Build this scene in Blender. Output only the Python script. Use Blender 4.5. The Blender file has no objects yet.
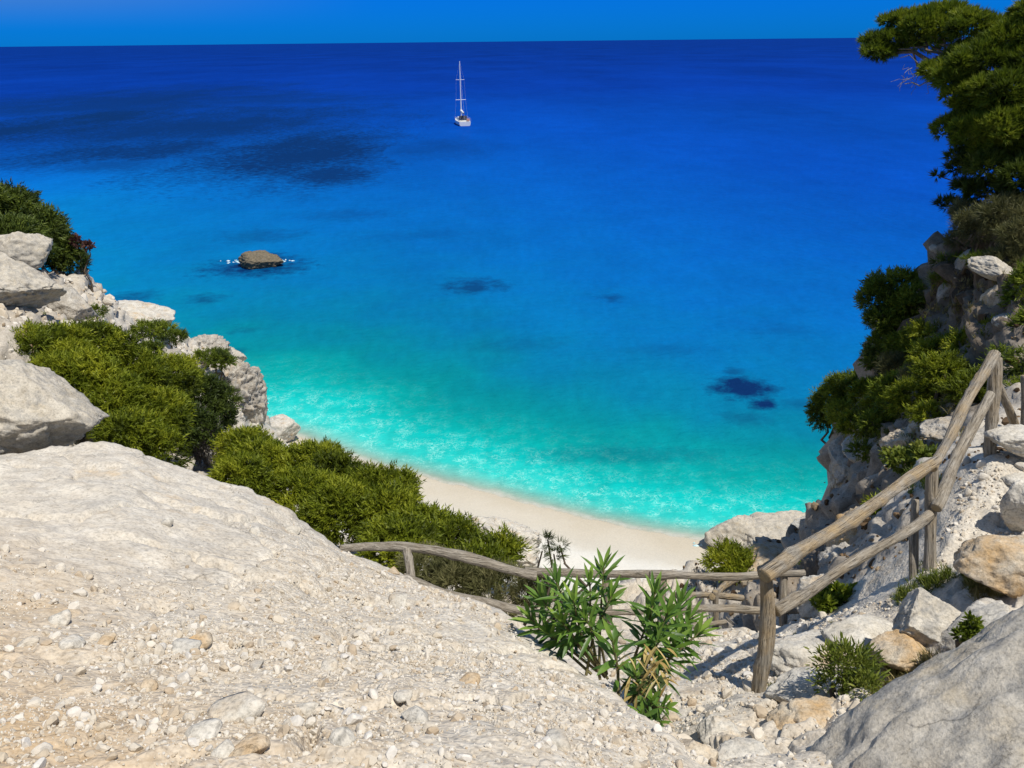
import bpy, math, random
import numpy as np
from mathutils import Vector, Matrix
from mathutils.bvhtree import BVHTree
from mathutils.geometry import delaunay_2d_cdt

S = bpy.context.scene
C = S.collection
# ---------------------------------------------------------------- camera
F = 803.0; CAMZ = 20.0
PITCH = math.radians(23.12); ROLL = math.radians(-0.6)
cd = bpy.data.cameras.new('camera'); cam = bpy.data.objects.new('camera', cd); C.objects.link(cam)
cd.lens = 36*F/1024; cd.sensor_width = 36; cd.clip_start = 0.05; cd.clip_end = 90000
CAMR = Matrix.Rotation(math.pi/2-PITCH, 4, 'X') @ Matrix.Rotation(ROLL, 4, 'Z')
cam.matrix_world = Matrix.Translation((0, 0, CAMZ)) @ CAMR
S.camera = cam
# ---------------------------------------------------------------- sky and sun
SUN_DIR = Vector((0.30, -0.24, 0.92)).normalized()
sun_el = math.asin(SUN_DIR.z); sun_az = math.atan2(SUN_DIR.x, SUN_DIR.y)
w = bpy.data.worlds.new('World'); S.world = w; w.use_nodes = True
wt = w.node_tree; wn = wt.nodes; bg = wn['Background']
sky = wn.new('ShaderNodeTexSky'); sky.sky_type = 'NISHITA'; sky.sun_disc = False
sky.sun_elevation = sun_el; sky.sun_rotation = sun_az
sky.altitude = 0; sky.air_density = 1.0; sky.dust_density = 0.1; sky.ozone_density = 1.2
# the lowest band of this sky is a deep polarised blue
geo = wn.new('ShaderNodeTexCoord'); sep = wn.new('ShaderNodeSeparateXYZ')
wt.links.new(geo.outputs['Generated'], sep.inputs[0])
mr = wn.new('ShaderNodeMapRange'); mr.interpolation_type = 'SMOOTHSTEP'
mr.inputs[1].default_value = 0.06; mr.inputs[2].default_value = 0.22; mr.inputs[3].default_value = 1; mr.inputs[4].default_value = 0
wt.links.new(sep.outputs['Z'], mr.inputs[0])
mul = wn.new('ShaderNodeMix'); mul.data_type = 'RGBA'; mul.blend_type = 'MULTIPLY'
wt.links.new(mr.outputs[0], mul.inputs[0]); wt.links.new(sky.outputs[0], mul.inputs[6])
mul.inputs[7].default_value = (0.003, 0.27, 1.32, 1)
# faint grey-blue haze veil low in the west (left)
mr2 = wn.new('ShaderNodeMapRange'); mr2.interpolation_type = 'SMOOTHSTEP'
mr2.inputs[1].default_value = -0.12; mr2.inputs[2].default_value = -0.60; mr2.inputs[3].default_value = 0; mr2.inputs[4].default_value = 1
wt.links.new(sep.outputs['X'], mr2.inputs[0])
mr3 = wn.new('ShaderNodeMapRange'); mr3.interpolation_type = 'SMOOTHSTEP'
mr3.inputs[1].default_value = 0.012; mr3.inputs[2].default_value = 0.062; mr3.inputs[3].default_value = 0; mr3.inputs[4].default_value = 0.8
wt.links.new(sep.outputs['Z'], mr3.inputs[0])
mm = wn.new('ShaderNodeMath'); mm.operation = 'MULTIPLY'
wt.links.new(mr2.outputs[0], mm.inputs[0]); wt.links.new(mr3.outputs[0], mm.inputs[1])
mx = wn.new('ShaderNodeMix'); mx.data_type = 'RGBA'
wt.links.new(mm.outputs[0], mx.inputs[0]); wt.links.new(mul.outputs[2], mx.inputs[6])
mx.inputs[7].default_value = (1.0, 2.6, 5.9, 1)
wt.links.new(mx.outputs[2], bg.inputs[0]); bg.inputs[1].default_value = 0.088
sd = bpy.data.lights.new('sun', 'SUN'); sd.energy = 4.8; sd.angle = math.radians(0.5); sd.color = (1.0, 0.96, 0.88)
so = bpy.data.objects.new('sun', sd); C.objects.link(so)
so.rotation_euler = SUN_DIR.to_track_quat('Z', 'Y').to_euler(); so.location = (0, 0, 60)
S.view_settings.view_transform = 'Standard'; S.view_settings.look = 'None'
S.view_settings.exposure = 0.0; S.view_settings.gamma = 1.0
S.cycles.max_bounces = 3; S.cycles.diffuse_bounces = 2; S.cycles.glossy_bounces = 1; S.cycles.transmission_bounces = 2; S.cycles.transparent_max_bounces = 6

# ---------------------------------------------------------------- helpers
R3 = CAMR.to_3x3()
def P(px, py, d):
    v = R3 @ Vector(((px-512)/F*d, -(py-384)/F*d, -d)); return Vector((v.x, v.y, v.z+CAMZ))
def ray(px, py):
    return (R3 @ Vector(((px-512)/F, -(py-384)/F, -1))).normalized()
def onz(px, py, z=0.0):
    r = ray(px, py); t = (z-CAMZ)/r.z; return Vector((r.x*t, r.y*t, z))
CAM = Vector((0, 0, CAMZ))

def _hash(ix, iy, iz, seed):
    h = (ix*374761393 + iy*668265263 + iz*2147483647 + seed*1274126177) & 0xFFFFFFFF
    h = ((h ^ (h >> 13)) * 1274126177) & 0xFFFFFFFF
    h = ((h ^ (h >> 16)) * 2246822519) & 0xFFFFFFFF
    return ((h ^ (h >> 15)) & 0xFFFFFF) / float(0xFFFFFF)*2-1
def vnoise(p, seed=0):
    p = np.asarray(p, dtype=np.float64)+1000.37
    i = np.floor(p).astype(np.int64); f = p-i; f = f*f*f*(f*(f*6-15)+10)
    out = 0
    for dx in (0, 1):
        wx = f[:, 0] if dx else 1-f[:, 0]
        for dy in (0, 1):
            wy = f[:, 1] if dy else 1-f[:, 1]
            for dz in (0, 1):
                wz = f[:, 2] if dz else 1-f[:, 2]
                out = out + wx*wy*wz*_hash(i[:, 0]+dx, i[:, 1]+dy, i[:, 2]+dz, seed)
    return out
def fbm(p, scale=1.0, octv=4, seed=0, gain=0.5, ridged=False):
    p = np.asarray(p)*scale; a = 1.0; s = 0; n = 0
    ca, sa = math.cos(0.7), math.sin(0.7)
    for k in range(octv):
        v = vnoise(p, seed+k*17)
        if ridged: v = 1-2*np.abs(v)
        s = s+a*v; n += a; a *= gain
        p = p*2.03; p = np.stack([p[:, 0]*ca-p[:, 1]*sa, p[:, 0]*sa+p[:, 1]*ca, p[:, 2]+3.1], 1)
    return s/n
def mesh_np(name, V, Fc, mat=None, smooth=True, attrs=None):
    me = bpy.data.meshes.new(name); V = np.asarray(V, dtype=np.float32); Fc = np.asarray(Fc, dtype=np.int32)
    k = Fc.shape[1]
    me.vertices.add(len(V)); me.vertices.foreach_set('co', V.ravel())
    me.loops.add(Fc.size); me.loops.foreach_set('vertex_index', Fc.ravel())
    me.polygons.add(len(Fc)); me.polygons.foreach_set('loop_start', np.arange(0, Fc.size, k, dtype=np.int32))
    try: me.polygons.foreach_set('loop_total', np.full(len(Fc), k, dtype=np.int32))
    except Exception: pass
    me.update(calc_edges=True)
    me.polygons.foreach_set('use_smooth', np.full(len(Fc), smooth, dtype=bool))
    if attrs:
        for an, av in attrs.items():
            a = me.attributes.new(an, 'FLOAT', 'POINT'); a.data.foreach_set('value', np.asarray(av, dtype=np.float32))
    me.update()
    if mat: me.materials.append(mat)
    return me
def link(name, me, parent=None, loc=None):
    o = bpy.data.objects.new(name, me); C.objects.link(o)
    if parent: o.parent = parent
    if loc is not None: o.location = loc
    return o
def tag(o, label=None, cat=None, group=None, kind=None):
    if label: o['label'] = label
    if cat: o['category'] = cat
    if group: o['group'] = group
    if kind: o['kind'] = kind
    return o
def empty(name, loc, label, cat, group=None):
    o = bpy.data.objects.new(name, None); C.objects.link(o); o.location = loc; o.empty_display_size = 0.2
    return tag(o, label, cat, group)

# ---------------------------------------------------------------- materials
class NT:
    def __init__(s, name):
        s.m = bpy.data.materials.new(name); s.m.use_nodes = True; s.t = s.m.node_tree; s.n = s.t.nodes
        s.b = s.n['Principled BSDF']; s.b.inputs['Roughness'].default_value = 0.9
        s.b.inputs['Specular IOR Level'].default_value = 0.2
        s.geo = s.n.new('ShaderNodeNewGeometry')
    def L(s, a, b): s.t.links.new(a, b)
    def noise(s, scale, detail=4, rough=0.55, vec=None, dist=0.0):
        x = s.n.new('ShaderNodeTexNoise'); x.inputs['Scale'].default_value = scale
        x.inputs['Detail'].default_value = detail; x.inputs['Roughness'].default_value = rough; x.inputs['Distortion'].default_value = dist
        s.L(vec or s.geo.outputs['Position'], x.inputs['Vector']); return x.outputs['Fac']
    def voro(s, scale, feature='F1', vec=None, out='Distance'):
        x = s.n.new('ShaderNodeTexVoronoi'); x.feature = feature; x.inputs['Scale'].default_value = scale
        s.L(vec or s.geo.outputs['Position'], x.inputs['Vector']); return x.outputs[out]
    def ramp(s, fac, stops, interp='LINEAR'):
        x = s.n.new('ShaderNodeValToRGB'); x.color_ramp.interpolation = interp; e = x.color_ramp.elements
        while len(e) < len(stops): e.new(0.5)
        for k, (p, c) in enumerate(stops):
            e[k].position = p; e[k].color = (c, c, c, 1) if isinstance(c, (int, float)) else (*c, 1)
        s.L(fac, x.inputs[0]); return x.outputs[0]
    def mix(s, fac, a, b, mode='MIX'):
        x = s.n.new('ShaderNodeMix'); x.data_type = 'RGBA'; x.blend_type = mode
        for i, v in ((0, fac), (6, a), (7, b)):
            if isinstance(v, (int, float)): x.inputs[i].default_value = v if i == 0 else (v, v, v, 1)
            elif isinstance(v, tuple): x.inputs[i].default_value = (*v, 1)
            else: s.L(v, x.inputs[i])
        return x.outputs[2]
    def math(s, op, a, b=None, c=None, clamp=False):
        x = s.n.new('ShaderNodeMath'); x.operation = op; x.use_clamp = clamp
        for i, v in enumerate((a, b, c)):
            if v is None: continue
            if isinstance(v, (int, float)): x.inputs[i].default_value = v
            else: s.L(v, x.inputs[i])
        return x.outputs[0]
    def attr(s, name):
        x = s.n.new('ShaderNodeAttribute'); x.attribute_name = name; return x.outputs['Fac']
    def bump(s, h, strength=0.6, dist=0.05, prev=None):
        x = s.n.new('ShaderNodeBump'); x.inputs['Strength'].default_value = strength; x.inputs['Distance'].default_value = dist
        s.L(h, x.inputs['Height'])
        if prev: s.L(prev, x.inputs['Normal'])
        return x.outputs[0]
    def mapping(s, scale=(1, 1, 1), rot=(0, 0, 0), vec=None):
        x = s.n.new('ShaderNodeMapping'); x.inputs['Scale'].default_value = scale; x.inputs['Rotation'].default_value = rot
        s.L(vec or s.geo.outputs['Position'], x.inputs[0]); return x.outputs[0]

def rock_mat(name, light, dark, ochre, sc=1.0, och=0.5, grey=0.5, soil_shade=False, bumpd=0.022, gravel=0.0):
    t = NT(name)
    n1 = t.noise(0.9*sc, 3, 0.6); n2 = t.noise(6*sc, 5, 0.68); n3 = t.noise(45*sc, 2, 0.7)
    base = t.mix(t.ramp(n2, [(0.3, 0.0), (0.7, 1.0)]), dark, light)
    base = t.mix(t.ramp(t.noise(2.1*sc, 4, 0.7), [(0.62-0.16*och, 0.0), (0.80-0.1*och, 0.85)]), base, ochre)
    greyc = tuple(c*0.50 for c in light)
    greyc = (greyc[0]*0.94, greyc[1]*0.98, greyc[2]*1.06)
    base = t.mix(t.math('MULTIPLY', t.ramp(t.noise(3.3*sc, 5, 0.78), [(0.50, 0.0), (0.66, 1.0)]), grey), base, greyc)
    speck = t.ramp(n3, [(0.30, 0.55), (0.52, 1.0), (0.75, 1.12)])
    base = t.mix(0.75, base, speck, 'MULTIPLY')
    base = t.mix(t.math('MULTIPLY', t.ramp(t.noise(1.9*sc, 6, 0.82), [(0.545, 0.0), (0.60, 1.0)]), grey*0.45), base, (0.22, 0.21, 0.195))
    # hairline cracks
    vd = n2
    wv = t.n.new('ShaderNodeVectorMath'); wv.operation = 'MULTIPLY_ADD'
    comb = t.n.new('ShaderNodeCombineXYZ'); t.L(vd, comb.inputs[0]); t.L(n1, comb.inputs[1]); t.L(n2, comb.inputs[2])
    t.L(comb.outputs[0], wv.inputs[0]); wv.inputs[1].default_value = (0.9, 0.9, 0.5); t.L(t.mapping((1, 1, 2.2), (0.5, 0.3, 0.4)), wv.inputs[2])
    cr = t.voro(1.5*sc, 'DISTANCE_TO_EDGE', wv.outputs[0])
    crm = t.ramp(cr, [(0.0, 0.25), (0.02, 1.0)])
    crm = t.mix(t.ramp(n1, [(0.50, 0.0), (0.58, 0.8)]), 1.0, crm)
    base = t.mix(0.8, base, crm, 'MULTIPLY')
    if soil_shade:
        so_ = t.math('MULTIPLY', t.attr('soil_shade'), t.ramp(t.noise(1.8, 3, 0.7), [(0.22, 0.8), (0.5, 1.0)]))
        base = t.mix(so_, base, t.mix(t.ramp(n2, [(0.35, 0.0), (0.65, 1.0)]), (0.045, 0.026, 0.012), (0.15, 0.095, 0.05)))  # brown earth, darkened so the colour carries the cliff face's shade
    t.L(base, t.b.inputs['Base Color'])
    h = t.math('ADD', t.math('MULTIPLY', n2, 1.0), t.math('MULTIPLY', n3, 0.12))
    nb = t.bump(h, 0.9, bumpd)
    if gravel:
        g1 = t.voro(26, 'F1'); g2 = t.voro(60, 'F1')
        gh = t.math('ADD', t.ramp(g1, [(0.0, 1.0), (0.6, 0.0)]), t.math('MULTIPLY', t.ramp(g2, [(0, 1.0), (0.6, 0.0)]), 0.5))
        gh = t.math('MULTIPLY', gh, t.attr('grav'))
        nb = t.bump(gh, gravel, 0.014, nb)
        cellc = t.voro(26, 'F1', out='Color')
        sp = t.n.new('ShaderNodeSeparateColor'); t.L(cellc, sp.inputs[0])
        tint = t.ramp(sp.outputs[0], [(0.0, (0.78, 0.70, 0.60)), (0.5, (1, 0.98, 0.95)), (1.0, (1.12, 1.1, 1.06))])
        base2 = t.mix(t.math('MULTIPLY', t.attr('grav'), 0.55), base, tint, 'MULTIPLY')
        base2 = t.mix(t.math('MULTIPLY', t.attr('ochre'), t.ramp(n1, [(0.30, 0.15), (0.58, 0.9)])), base2, t.mix(n3, (0.42, 0.27, 0.13), (0.62, 0.46, 0.28)))
        t.L(base2, t.b.inputs['Base Color'])
    t.L(nb, t.b.inputs['Normal'])
    return t.m
M = {}
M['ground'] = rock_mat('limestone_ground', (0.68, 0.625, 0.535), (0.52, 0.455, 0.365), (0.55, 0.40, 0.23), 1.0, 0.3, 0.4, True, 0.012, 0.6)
M['white_rock'] = rock_mat('white_limestone', (0.68, 0.635, 0.555), (0.47, 0.42, 0.34), (0.50, 0.35, 0.19), 1.3, 0.6, 0.5)
M['grey_rock'] = rock_mat('grey_limestone', (0.60, 0.545, 0.455), (0.40, 0.35, 0.275), (0.46, 0.37, 0.24), 1.5, 0.5, 0.9, bumpd=0.016)
M['ochre_rock'] = rock_mat('ochre_limestone', (0.62, 0.54, 0.42), (0.40, 0.30, 0.19), (0.52, 0.30, 0.10), 1.6, 1.15, 0.25)
M['far_rock'] = rock_mat('weathered_limestone', (0.60, 0.555, 0.48), (0.26, 0.22, 0.17), (0.45, 0.33, 0.19), 0.9, 0.5, 0.8, bumpd=0.06)
M['wet_rock'] = rock_mat('sea_rock', (0.25, 0.20, 0.13), (0.10, 0.085, 0.06), (0.2, 0.14, 0.08), 0.8, 0.2, 0.5, bumpd=0.1)
def simple_noise_mat(name, a, b, scale, rough=0.8, bump=0.0, tl=0.0, stretch=None):
    t = NT(name); v = t.mapping(stretch) if stretch else None
    n = t.noise(scale, 5, 0.6, v)
    t.L(t.mix(t.ramp(n, [(0.35, 0.0), (0.65, 1.0)]), a, b), t.b.inputs['Base Color']); t.b.inputs['Roughness'].default_value = rough
    if bump: t.L(t.bump(n, bump, 0.01), t.b.inputs['Normal'])
    return t.m
def leaf_mat(name, dark, mid, light, tl=0.35, rough=0.6, spec=0.3, clump=1.2):
    t = NT(name); a = t.attr('v')
    n = t.noise(clump, 3, 0.6)
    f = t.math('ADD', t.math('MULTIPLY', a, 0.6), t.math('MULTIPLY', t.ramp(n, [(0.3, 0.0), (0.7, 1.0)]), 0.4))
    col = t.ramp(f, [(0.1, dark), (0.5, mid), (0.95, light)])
    t.L(col, t.b.inputs['Base Color']); t.b.inputs['Roughness'].default_value = rough; t.b.inputs['Specular IOR Level'].default_value = spec
    tr = t.n.new('ShaderNodeBsdfTranslucent'); t.L(col, tr.inputs[0])
    ms = t.n.new('ShaderNodeMixShader'); ms.inputs[0].default_value = tl
    t.L(t.b.outputs[0], ms.inputs[1]); t.L(tr.outputs[0], ms.inputs[2]); t.L(ms.outputs[0], t.n['Material Output'].inputs[0])
    return t.m
M['juniper'] = leaf_mat('juniper_leaves', (0.030, 0.045, 0.005), (0.17, 0.21, 0.010), (0.42, 0.43, 0.028), 0.42)
M['pine'] = leaf_mat('pine_needles', (0.035, 0.055, 0.007), (0.14, 0.19, 0.012), (0.31, 0.34, 0.03), 0.40)
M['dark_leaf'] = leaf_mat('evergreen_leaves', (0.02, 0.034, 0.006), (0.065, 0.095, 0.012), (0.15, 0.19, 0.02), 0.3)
M['green_leaf'] = leaf_mat('shrub_leaves', (0.035, 0.055, 0.008), (0.15, 0.20, 0.014), (0.34, 0.38, 0.035), 0.42)
M['olive_leaf'] = leaf_mat('olive_brown_leaves', (0.045, 0.048, 0.018), (0.13, 0.13, 0.045), (0.27, 0.25, 0.11), 0.3)
M['oleander'] = leaf_mat('oleander_leaves', (0.035, 0.075, 0.018), (0.12, 0.23, 0.035), (0.32, 0.46, 0.07), 0.4, 0.4, 0.5, 6)
M['dry_leaf'] = leaf_mat('dry_leaves', (0.34, 0.22, 0.07), (0.58, 0.43, 0.15), (0.72, 0.60, 0.28), 0.3, clump=6)
M['dry_grass'] = leaf_mat('dry_grass', (0.13, 0.12, 0.03), (0.30, 0.25, 0.09), (0.46, 0.38, 0.17), 0.3, clump=5)
M['grass'] = leaf_mat('green_grass', (0.05, 0.08, 0.01), (0.14, 0.18, 0.02), (0.27, 0.28, 0.05), 0.3, clump=5)
M['red_leaf'] = leaf_mat('reddish_leaves', (0.05, 0.02, 0.018), (0.10, 0.045, 0.035), (0.17, 0.08, 0.06), 0.3)
M['grey_twig'] = leaf_mat('grey_twigs', (0.09, 0.08, 0.075), (0.20, 0.18, 0.16), (0.34, 0.31, 0.28), 0.1)
M['bark'] = simple_noise_mat('bark', (0.06, 0.045, 0.03), (0.19, 0.15, 0.11), 9, 0.9, 0.6)
M['stem'] = simple_noise_mat('green_stem', (0.10, 0.08, 0.04), (0.22, 0.20, 0.09), 14, 0.8)
M['dead_wood'] = simple_noise_mat('dead_wood', (0.12, 0.11, 0.10), (0.30, 0.28, 0.26), 12, 0.9)
M['sand'] = None

def worley(p, seed=0):
    p = np.asarray(p)+500.0; i = np.floor(p).astype(np.int64); f1 = np.full(len(p), 9.0); f2 = f1.copy(); cid = np.zeros(len(p))
    for dx in (-1, 0, 1):
        for dy in (-1, 0, 1):
            for dz in (-1, 0, 1):
                a, b, c = i[:, 0]+dx, i[:, 1]+dy, i[:, 2]+dz
                q = np.stack([a+.5+.45*_hash(a, b, c, seed), b+.5+.45*_hash(a, b, c, seed+1), c+.5+.45*_hash(a, b, c, seed+2)], 1)
                d = np.linalg.norm(q-p, axis=1); h = _hash(a, b, c, seed+3)
                n = d < f1; f2 = np.where(n, f1, np.minimum(f2, d)); cid = np.where(n, h, cid); f1 = np.where(n, d, f1)
    return f1, f2, cid
# ---------------------------------------------------------------- terrain: control points (x, y, z, roughness, soil, gravel, ochre)
TP = []
def tp(px, py, d, r=0.05, so=0.0, g=0.0, oc=0.0): v = P(px, py, d); TP.append((v.x, v.y, v.z, r, so, g, oc))
def tw(x, y, z, r=0.1, so=0.0, g=0.0, oc=0.0): TP.append((x, y, z, r, so, g, oc))
# near slope around the viewer
for a in [(-3, -2, 20.0), (0, -1, 18.9), (3, -1.5, 18.4), (-8, -2, 21.5), (7, -2, 20.0), (-3, 0, 19.55), (0, 0, 18.72), (-6, 2, 19.6), (-14, 0, 23), (14, 0, 20.4)]: tw(*a, 0.05, 0, 0.6, 0.2)
for px, py, d, g, oc in [(0, 768, 1.85, 0.7, 0.9), (256, 768, 2.05, 0.9, 0.4), (512, 768, 2.25, 0.55, 0.1), (0, 680, 2.5, 0.8, 0.75), (0, 600, 3.3, 0.35, 0.45), (256, 680, 2.95, 1.0, 0.25), (256, 620, 3.95, 0.8, 0.1),
        (128, 560, 4.3, 0.2, 0.1), (0, 505, 5.0, 0.1, 0.1), (400, 680, 3.15, 1.0, 0.1), (400, 620, 4.3, 0.9, 0.0), (300, 560, 5.2, 0.8, 0.0), (120, 500, 5.3, 0.1, 0), (230, 520, 5.6, 0.35, 0),
        (520, 700, 3.1, 0.85, 0), (600, 740, 2.75, 0.5, 0.2), (470, 650, 4.05, 0.9, 0), (350, 590, 5.2, 0.9, 0)]: tp(px, py, d, 0.022, 0, g, oc)
# crest of the near slope
crest = [(-60, 452, 6.3), (0, 452, 6.5), (50, 440, 6.8), (100, 439, 7.0), (140, 449, 7.05), (180, 468, 7.1), (240, 490, 7.1), (285, 507, 7.0), (315, 530, 6.95), (350, 557, 6.8), (380, 566, 6.6), (410, 577, 6.4), (450, 590, 6.0), (490, 606, 5.5), (520, 628, 5.0),
         (570, 662, 4.4), (610, 692, 3.9), (640, 716, 3.35), (668, 742, 3.0), (690, 768, 2.75)]
for px, py, d in crest: tp(px, py, d, 0.03, 0, 0.6 if px > 300 else 0.1)
for px, py, d in crest[1:-2]:           # the far side of the crest drops away
    v = P(px, py, d); k = 0.55
    tw(v.x+0.25*k*(1.6 if px > 480 else 0.3), v.y+k*(0.9 if px > 480 else 1.2), v.z-(0.75 if px > 480 else 1.15), 0.06)
# path below the crest, left fence line
for a in [(-.95, 6.5, 14.95), (0.2, 6.1, 14.82), (1.5, 5.9, 15.0), (2.5, 5.9, 15.0), (-.3, 5.75, 15.0), (.7, 5.0, 15.5), (1.3, 5.3, 15.3)]: tw(*a, 0.025, 0, 0.6)
for px, py, d in [(700, 722, 4.2), (722, 764, 3.35), (660, 655, 6.0), (700, 660, 5.8), (754, 692, 5.0), (680, 632, 7.25), (745, 640, 6.9)]: tp(px, py, d, 0.025, 0, 0.4)
# beyond the left fence
for a in [(-1, 7.6, 13.8), (.5, 7.3, 13.3), (2, 7.2, 13.0), (-1.5, 9, 13.0), (-3.4, 11.4, 12.4), (-4.6, 9.4, 13.6), (-2, 12.5, 10.8), (-1, 11, 11.2), (.5, 9, 11.8), (2, 9, 11.5), (0, 15, 7), (-3.5, 16, 8), (2.7, 14, 7.3),
          (-2.8, 8.2, 14.3), (3.0, 7.6, 12.9), (-4.5, 13.5, 11), (2.3, 17, 5)]: tw(*a, 0.18, 0.2)
# along the right fence
for px, py, d in [(800, 645, 5.6), (870, 603, 5.75), (929, 571, 5.8), (960, 520, 6.1), (992, 451, 6.6), (1000, 540, 5.95), (1024, 500, 6.2), (1024, 450, 6.6), (1060, 440, 6.6)]: tp(px, py, d, 0.03, 0, 0.6)
for px, py, d in [(790, 702, 4.5), (850, 690, 4.6), (800, 750, 3.7), (740, 740, 3.9), (880, 740, 3.5), (1000, 620, 4.4), (930, 640, 5.0), (1024, 560, 5.0)]: tp(px, py, d, 0.09, 0, 0.35, 0.25)
for a in [(4.2, 3, 17.6), (3.0, 1, 18.0), (5.2, 5, 17.3), (6.6, 6.6, 17.4), (1.4, 1.2, 17.9), (3.2, 2.4, 17.4), (2.3, 2.2, 17.35)]: tw(*a, 0.06, 0, 0.4)
# outside the right fence: gully and ledges down to the cliff edge
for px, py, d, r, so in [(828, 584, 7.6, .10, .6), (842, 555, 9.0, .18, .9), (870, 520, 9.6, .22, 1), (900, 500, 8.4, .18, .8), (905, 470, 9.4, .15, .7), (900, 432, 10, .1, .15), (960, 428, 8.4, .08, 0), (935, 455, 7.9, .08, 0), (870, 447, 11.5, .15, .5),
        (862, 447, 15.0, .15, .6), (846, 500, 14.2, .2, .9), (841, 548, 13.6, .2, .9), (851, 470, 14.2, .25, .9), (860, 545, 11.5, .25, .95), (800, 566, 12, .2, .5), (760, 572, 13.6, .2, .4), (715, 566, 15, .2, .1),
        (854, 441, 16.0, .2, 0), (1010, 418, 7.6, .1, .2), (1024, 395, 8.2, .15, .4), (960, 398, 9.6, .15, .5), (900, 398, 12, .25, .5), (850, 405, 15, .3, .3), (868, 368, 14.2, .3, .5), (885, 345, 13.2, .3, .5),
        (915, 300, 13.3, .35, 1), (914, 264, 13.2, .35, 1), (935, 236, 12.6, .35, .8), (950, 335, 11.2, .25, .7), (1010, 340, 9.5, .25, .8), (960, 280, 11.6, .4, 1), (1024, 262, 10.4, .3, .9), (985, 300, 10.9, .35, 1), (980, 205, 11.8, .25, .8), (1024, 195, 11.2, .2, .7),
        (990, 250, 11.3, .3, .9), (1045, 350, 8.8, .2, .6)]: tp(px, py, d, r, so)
for a in [(9, 8, 18.9), (10.5, 5, 19.2), (8, 4, 18.3), (10.5, 12, 19.0), (16, 8, 21), (14, 3, 21), (20, 4, 23)]: tw(*a, 0.2, .4)
# sea side of the right cliff
for a in [(8.3, 15.2, 14.5), (10, 16, 14.5), (8.6, 17, 7), (10, 18, 9), (9, 20, 3), (11, 22, 1), (12, 26, -1.5), (14, 20, 6), (17, 15, 15), (18, 22, 2), (20, 30, -4), (24, 18, 6), (6.75, 13.95, 9.0), (7.0, 15.2, 7.5), (5.8, 13.4, 8.8), (7.5, 15.4, 8.0), (7.8, 16.2, 7.5), (6.3, 17.4, 4.8), (4.2, 17, 4.6), (8.2, 19, 2.6), (6.4, 20.5, 2.2), (4, 21, 2.2), (9.6, 24, .8), (28, 10, 15)]: tw(*a, 0.35, .3)
# beach
for a in [(-8.5, 27.5, 1.9), (-5.5, 25.5, 2.2), (-3, 24, 2.3), (0, 22.5, 2.4), (3, 22, 1.9), (-9.8, 32, 1.5), (6.5, 22.8, 1.3)]: tw(*a, 0.06)
SH = [(265, 429), (300, 438), (345, 455), (380, 467), (420, 477), (480, 492), (540, 508), (600, 523), (650, 533), (700, 541), (760, 545), (830, 541)]
SHW = [onz(a, b) for a, b in SH]
for k, v in enumerate(SHW):
    a = SHW[max(k-1, 0)]; b = SHW[min(k+1, len(SHW)-1)]; t = (b-a).normalized(); n = Vector((-t.y, t.x, 0))   # seaward
    if n.y < 0: n = -n
    for dd, zz, rr in ((0, 0, .006), (-1.6, .16, .01), (-3.6, .62, .015), (-5.6, .85, .03), (4, -.5, .01), (12, -2.5, .05)):
        q = v+n*dd
        if dd < -3 and k in (0, 1): continue
        if dd < -2 and k > 8: continue
        tw(q.x, q.y, zz, rr)
# left cliff
for a in [(-7.5, 31, 1.2), (-9.0, 24.5, 6.5), (-5, 20, 6), (-6, 16.3, 9.3), (-5.5, 9.2, 14.6), (-6.6, 11.6, 13.2), (-8.8, 28, 3.2), (-10.6, 33.5, 2.0), (-7, 21.5, 6.5)]: tw(*a, 0.3, .1)
for px, py, d, r, so in [(200, 402, 24, .3, 0), (230, 452, 24, .4, 0), (250, 442, 32, .3, 0), (240, 400, 33, .35, 0), (195, 457, 18, .3, .1), (130, 347, 20, .25, 0), (60, 322, 16, .15, .3), (30, 346, 13, .15, .2), (100, 335, 19, .2, 0),
        (20, 302, 17, .2, .5), (0, 262, 18, .2, .5), (0, 236, 19, .25, .5), (40, 263, 20, .25, .3), (75, 269, 21, .3, .1), (100, 301, 22, .2, 0), (135, 309, 24.5, .2, 0), (170, 326, 27, .2, 0), (200, 345, 30, .25, 0),
        (230, 362, 33, .25, 0), (248, 385, 35.5, .3, 0), (256, 408, 38, .3, 0), (262, 426, 41, .2, 0), (160, 360, 23, .25, 0), (220, 380, 29, .3, 0)]: tp(px, py, d, r, so)
for a in [(-13.5, 14, 18.2), (-17, 19.5, 17), (-10.5, 8, 18.4), (-6.6, 5, 17.7), (-15, 5, 22), (-9.2, 11, 16.9), (-22, 8, 23), (-24, 18, 18)]: tw(*a, 0.25, .4)
for a in [(-15, 23.5, 9), (-14.2, 27, 3), (-14.6, 31, -.5), (-15, 36, -2), (-14.5, 41, -2), (-18, 24, 3), (-21, 22, 3), (-26, 25, 0), (-30, 30, -4), (-13.6, 34, 1), (-13.6, 37.5, -.6), (-34, 20, 3)]: tw(*a, 0.4, .1)
for az in range(-80, 81, 8):
    for rr in (58,): tw(rr*math.sin(math.radians(az)), rr*math.cos(math.radians(az)), -7 if abs(az) < 60 else 2, 0.0)
TP = np.array(TP)
uv2 = [Vector((a[0], a[1])) for a in TP]
dv, de, df, ov, oe, of = delaunay_2d_cdt(uv2, [], [], 0, 1e-4)
idx = [o[0] for o in ov]; DV = np.array([(v.x, v.y) for v in dv]); DA = TP[idx][:, 2:]
NA, NR = 980, 640
az = np.radians(np.linspace(-70, 70, NA)); az = az*(0.62+0.38*np.abs(az/az[-1])**1.5)
rr = 0.55*(50/0.55)**np.linspace(0, 1, NR)
AZ, RR = np.meshgrid(az, rr, indexing='ij')
X = (RR*np.sin(AZ)).ravel(); Y = (RR*np.cos(AZ)).ravel()
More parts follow.
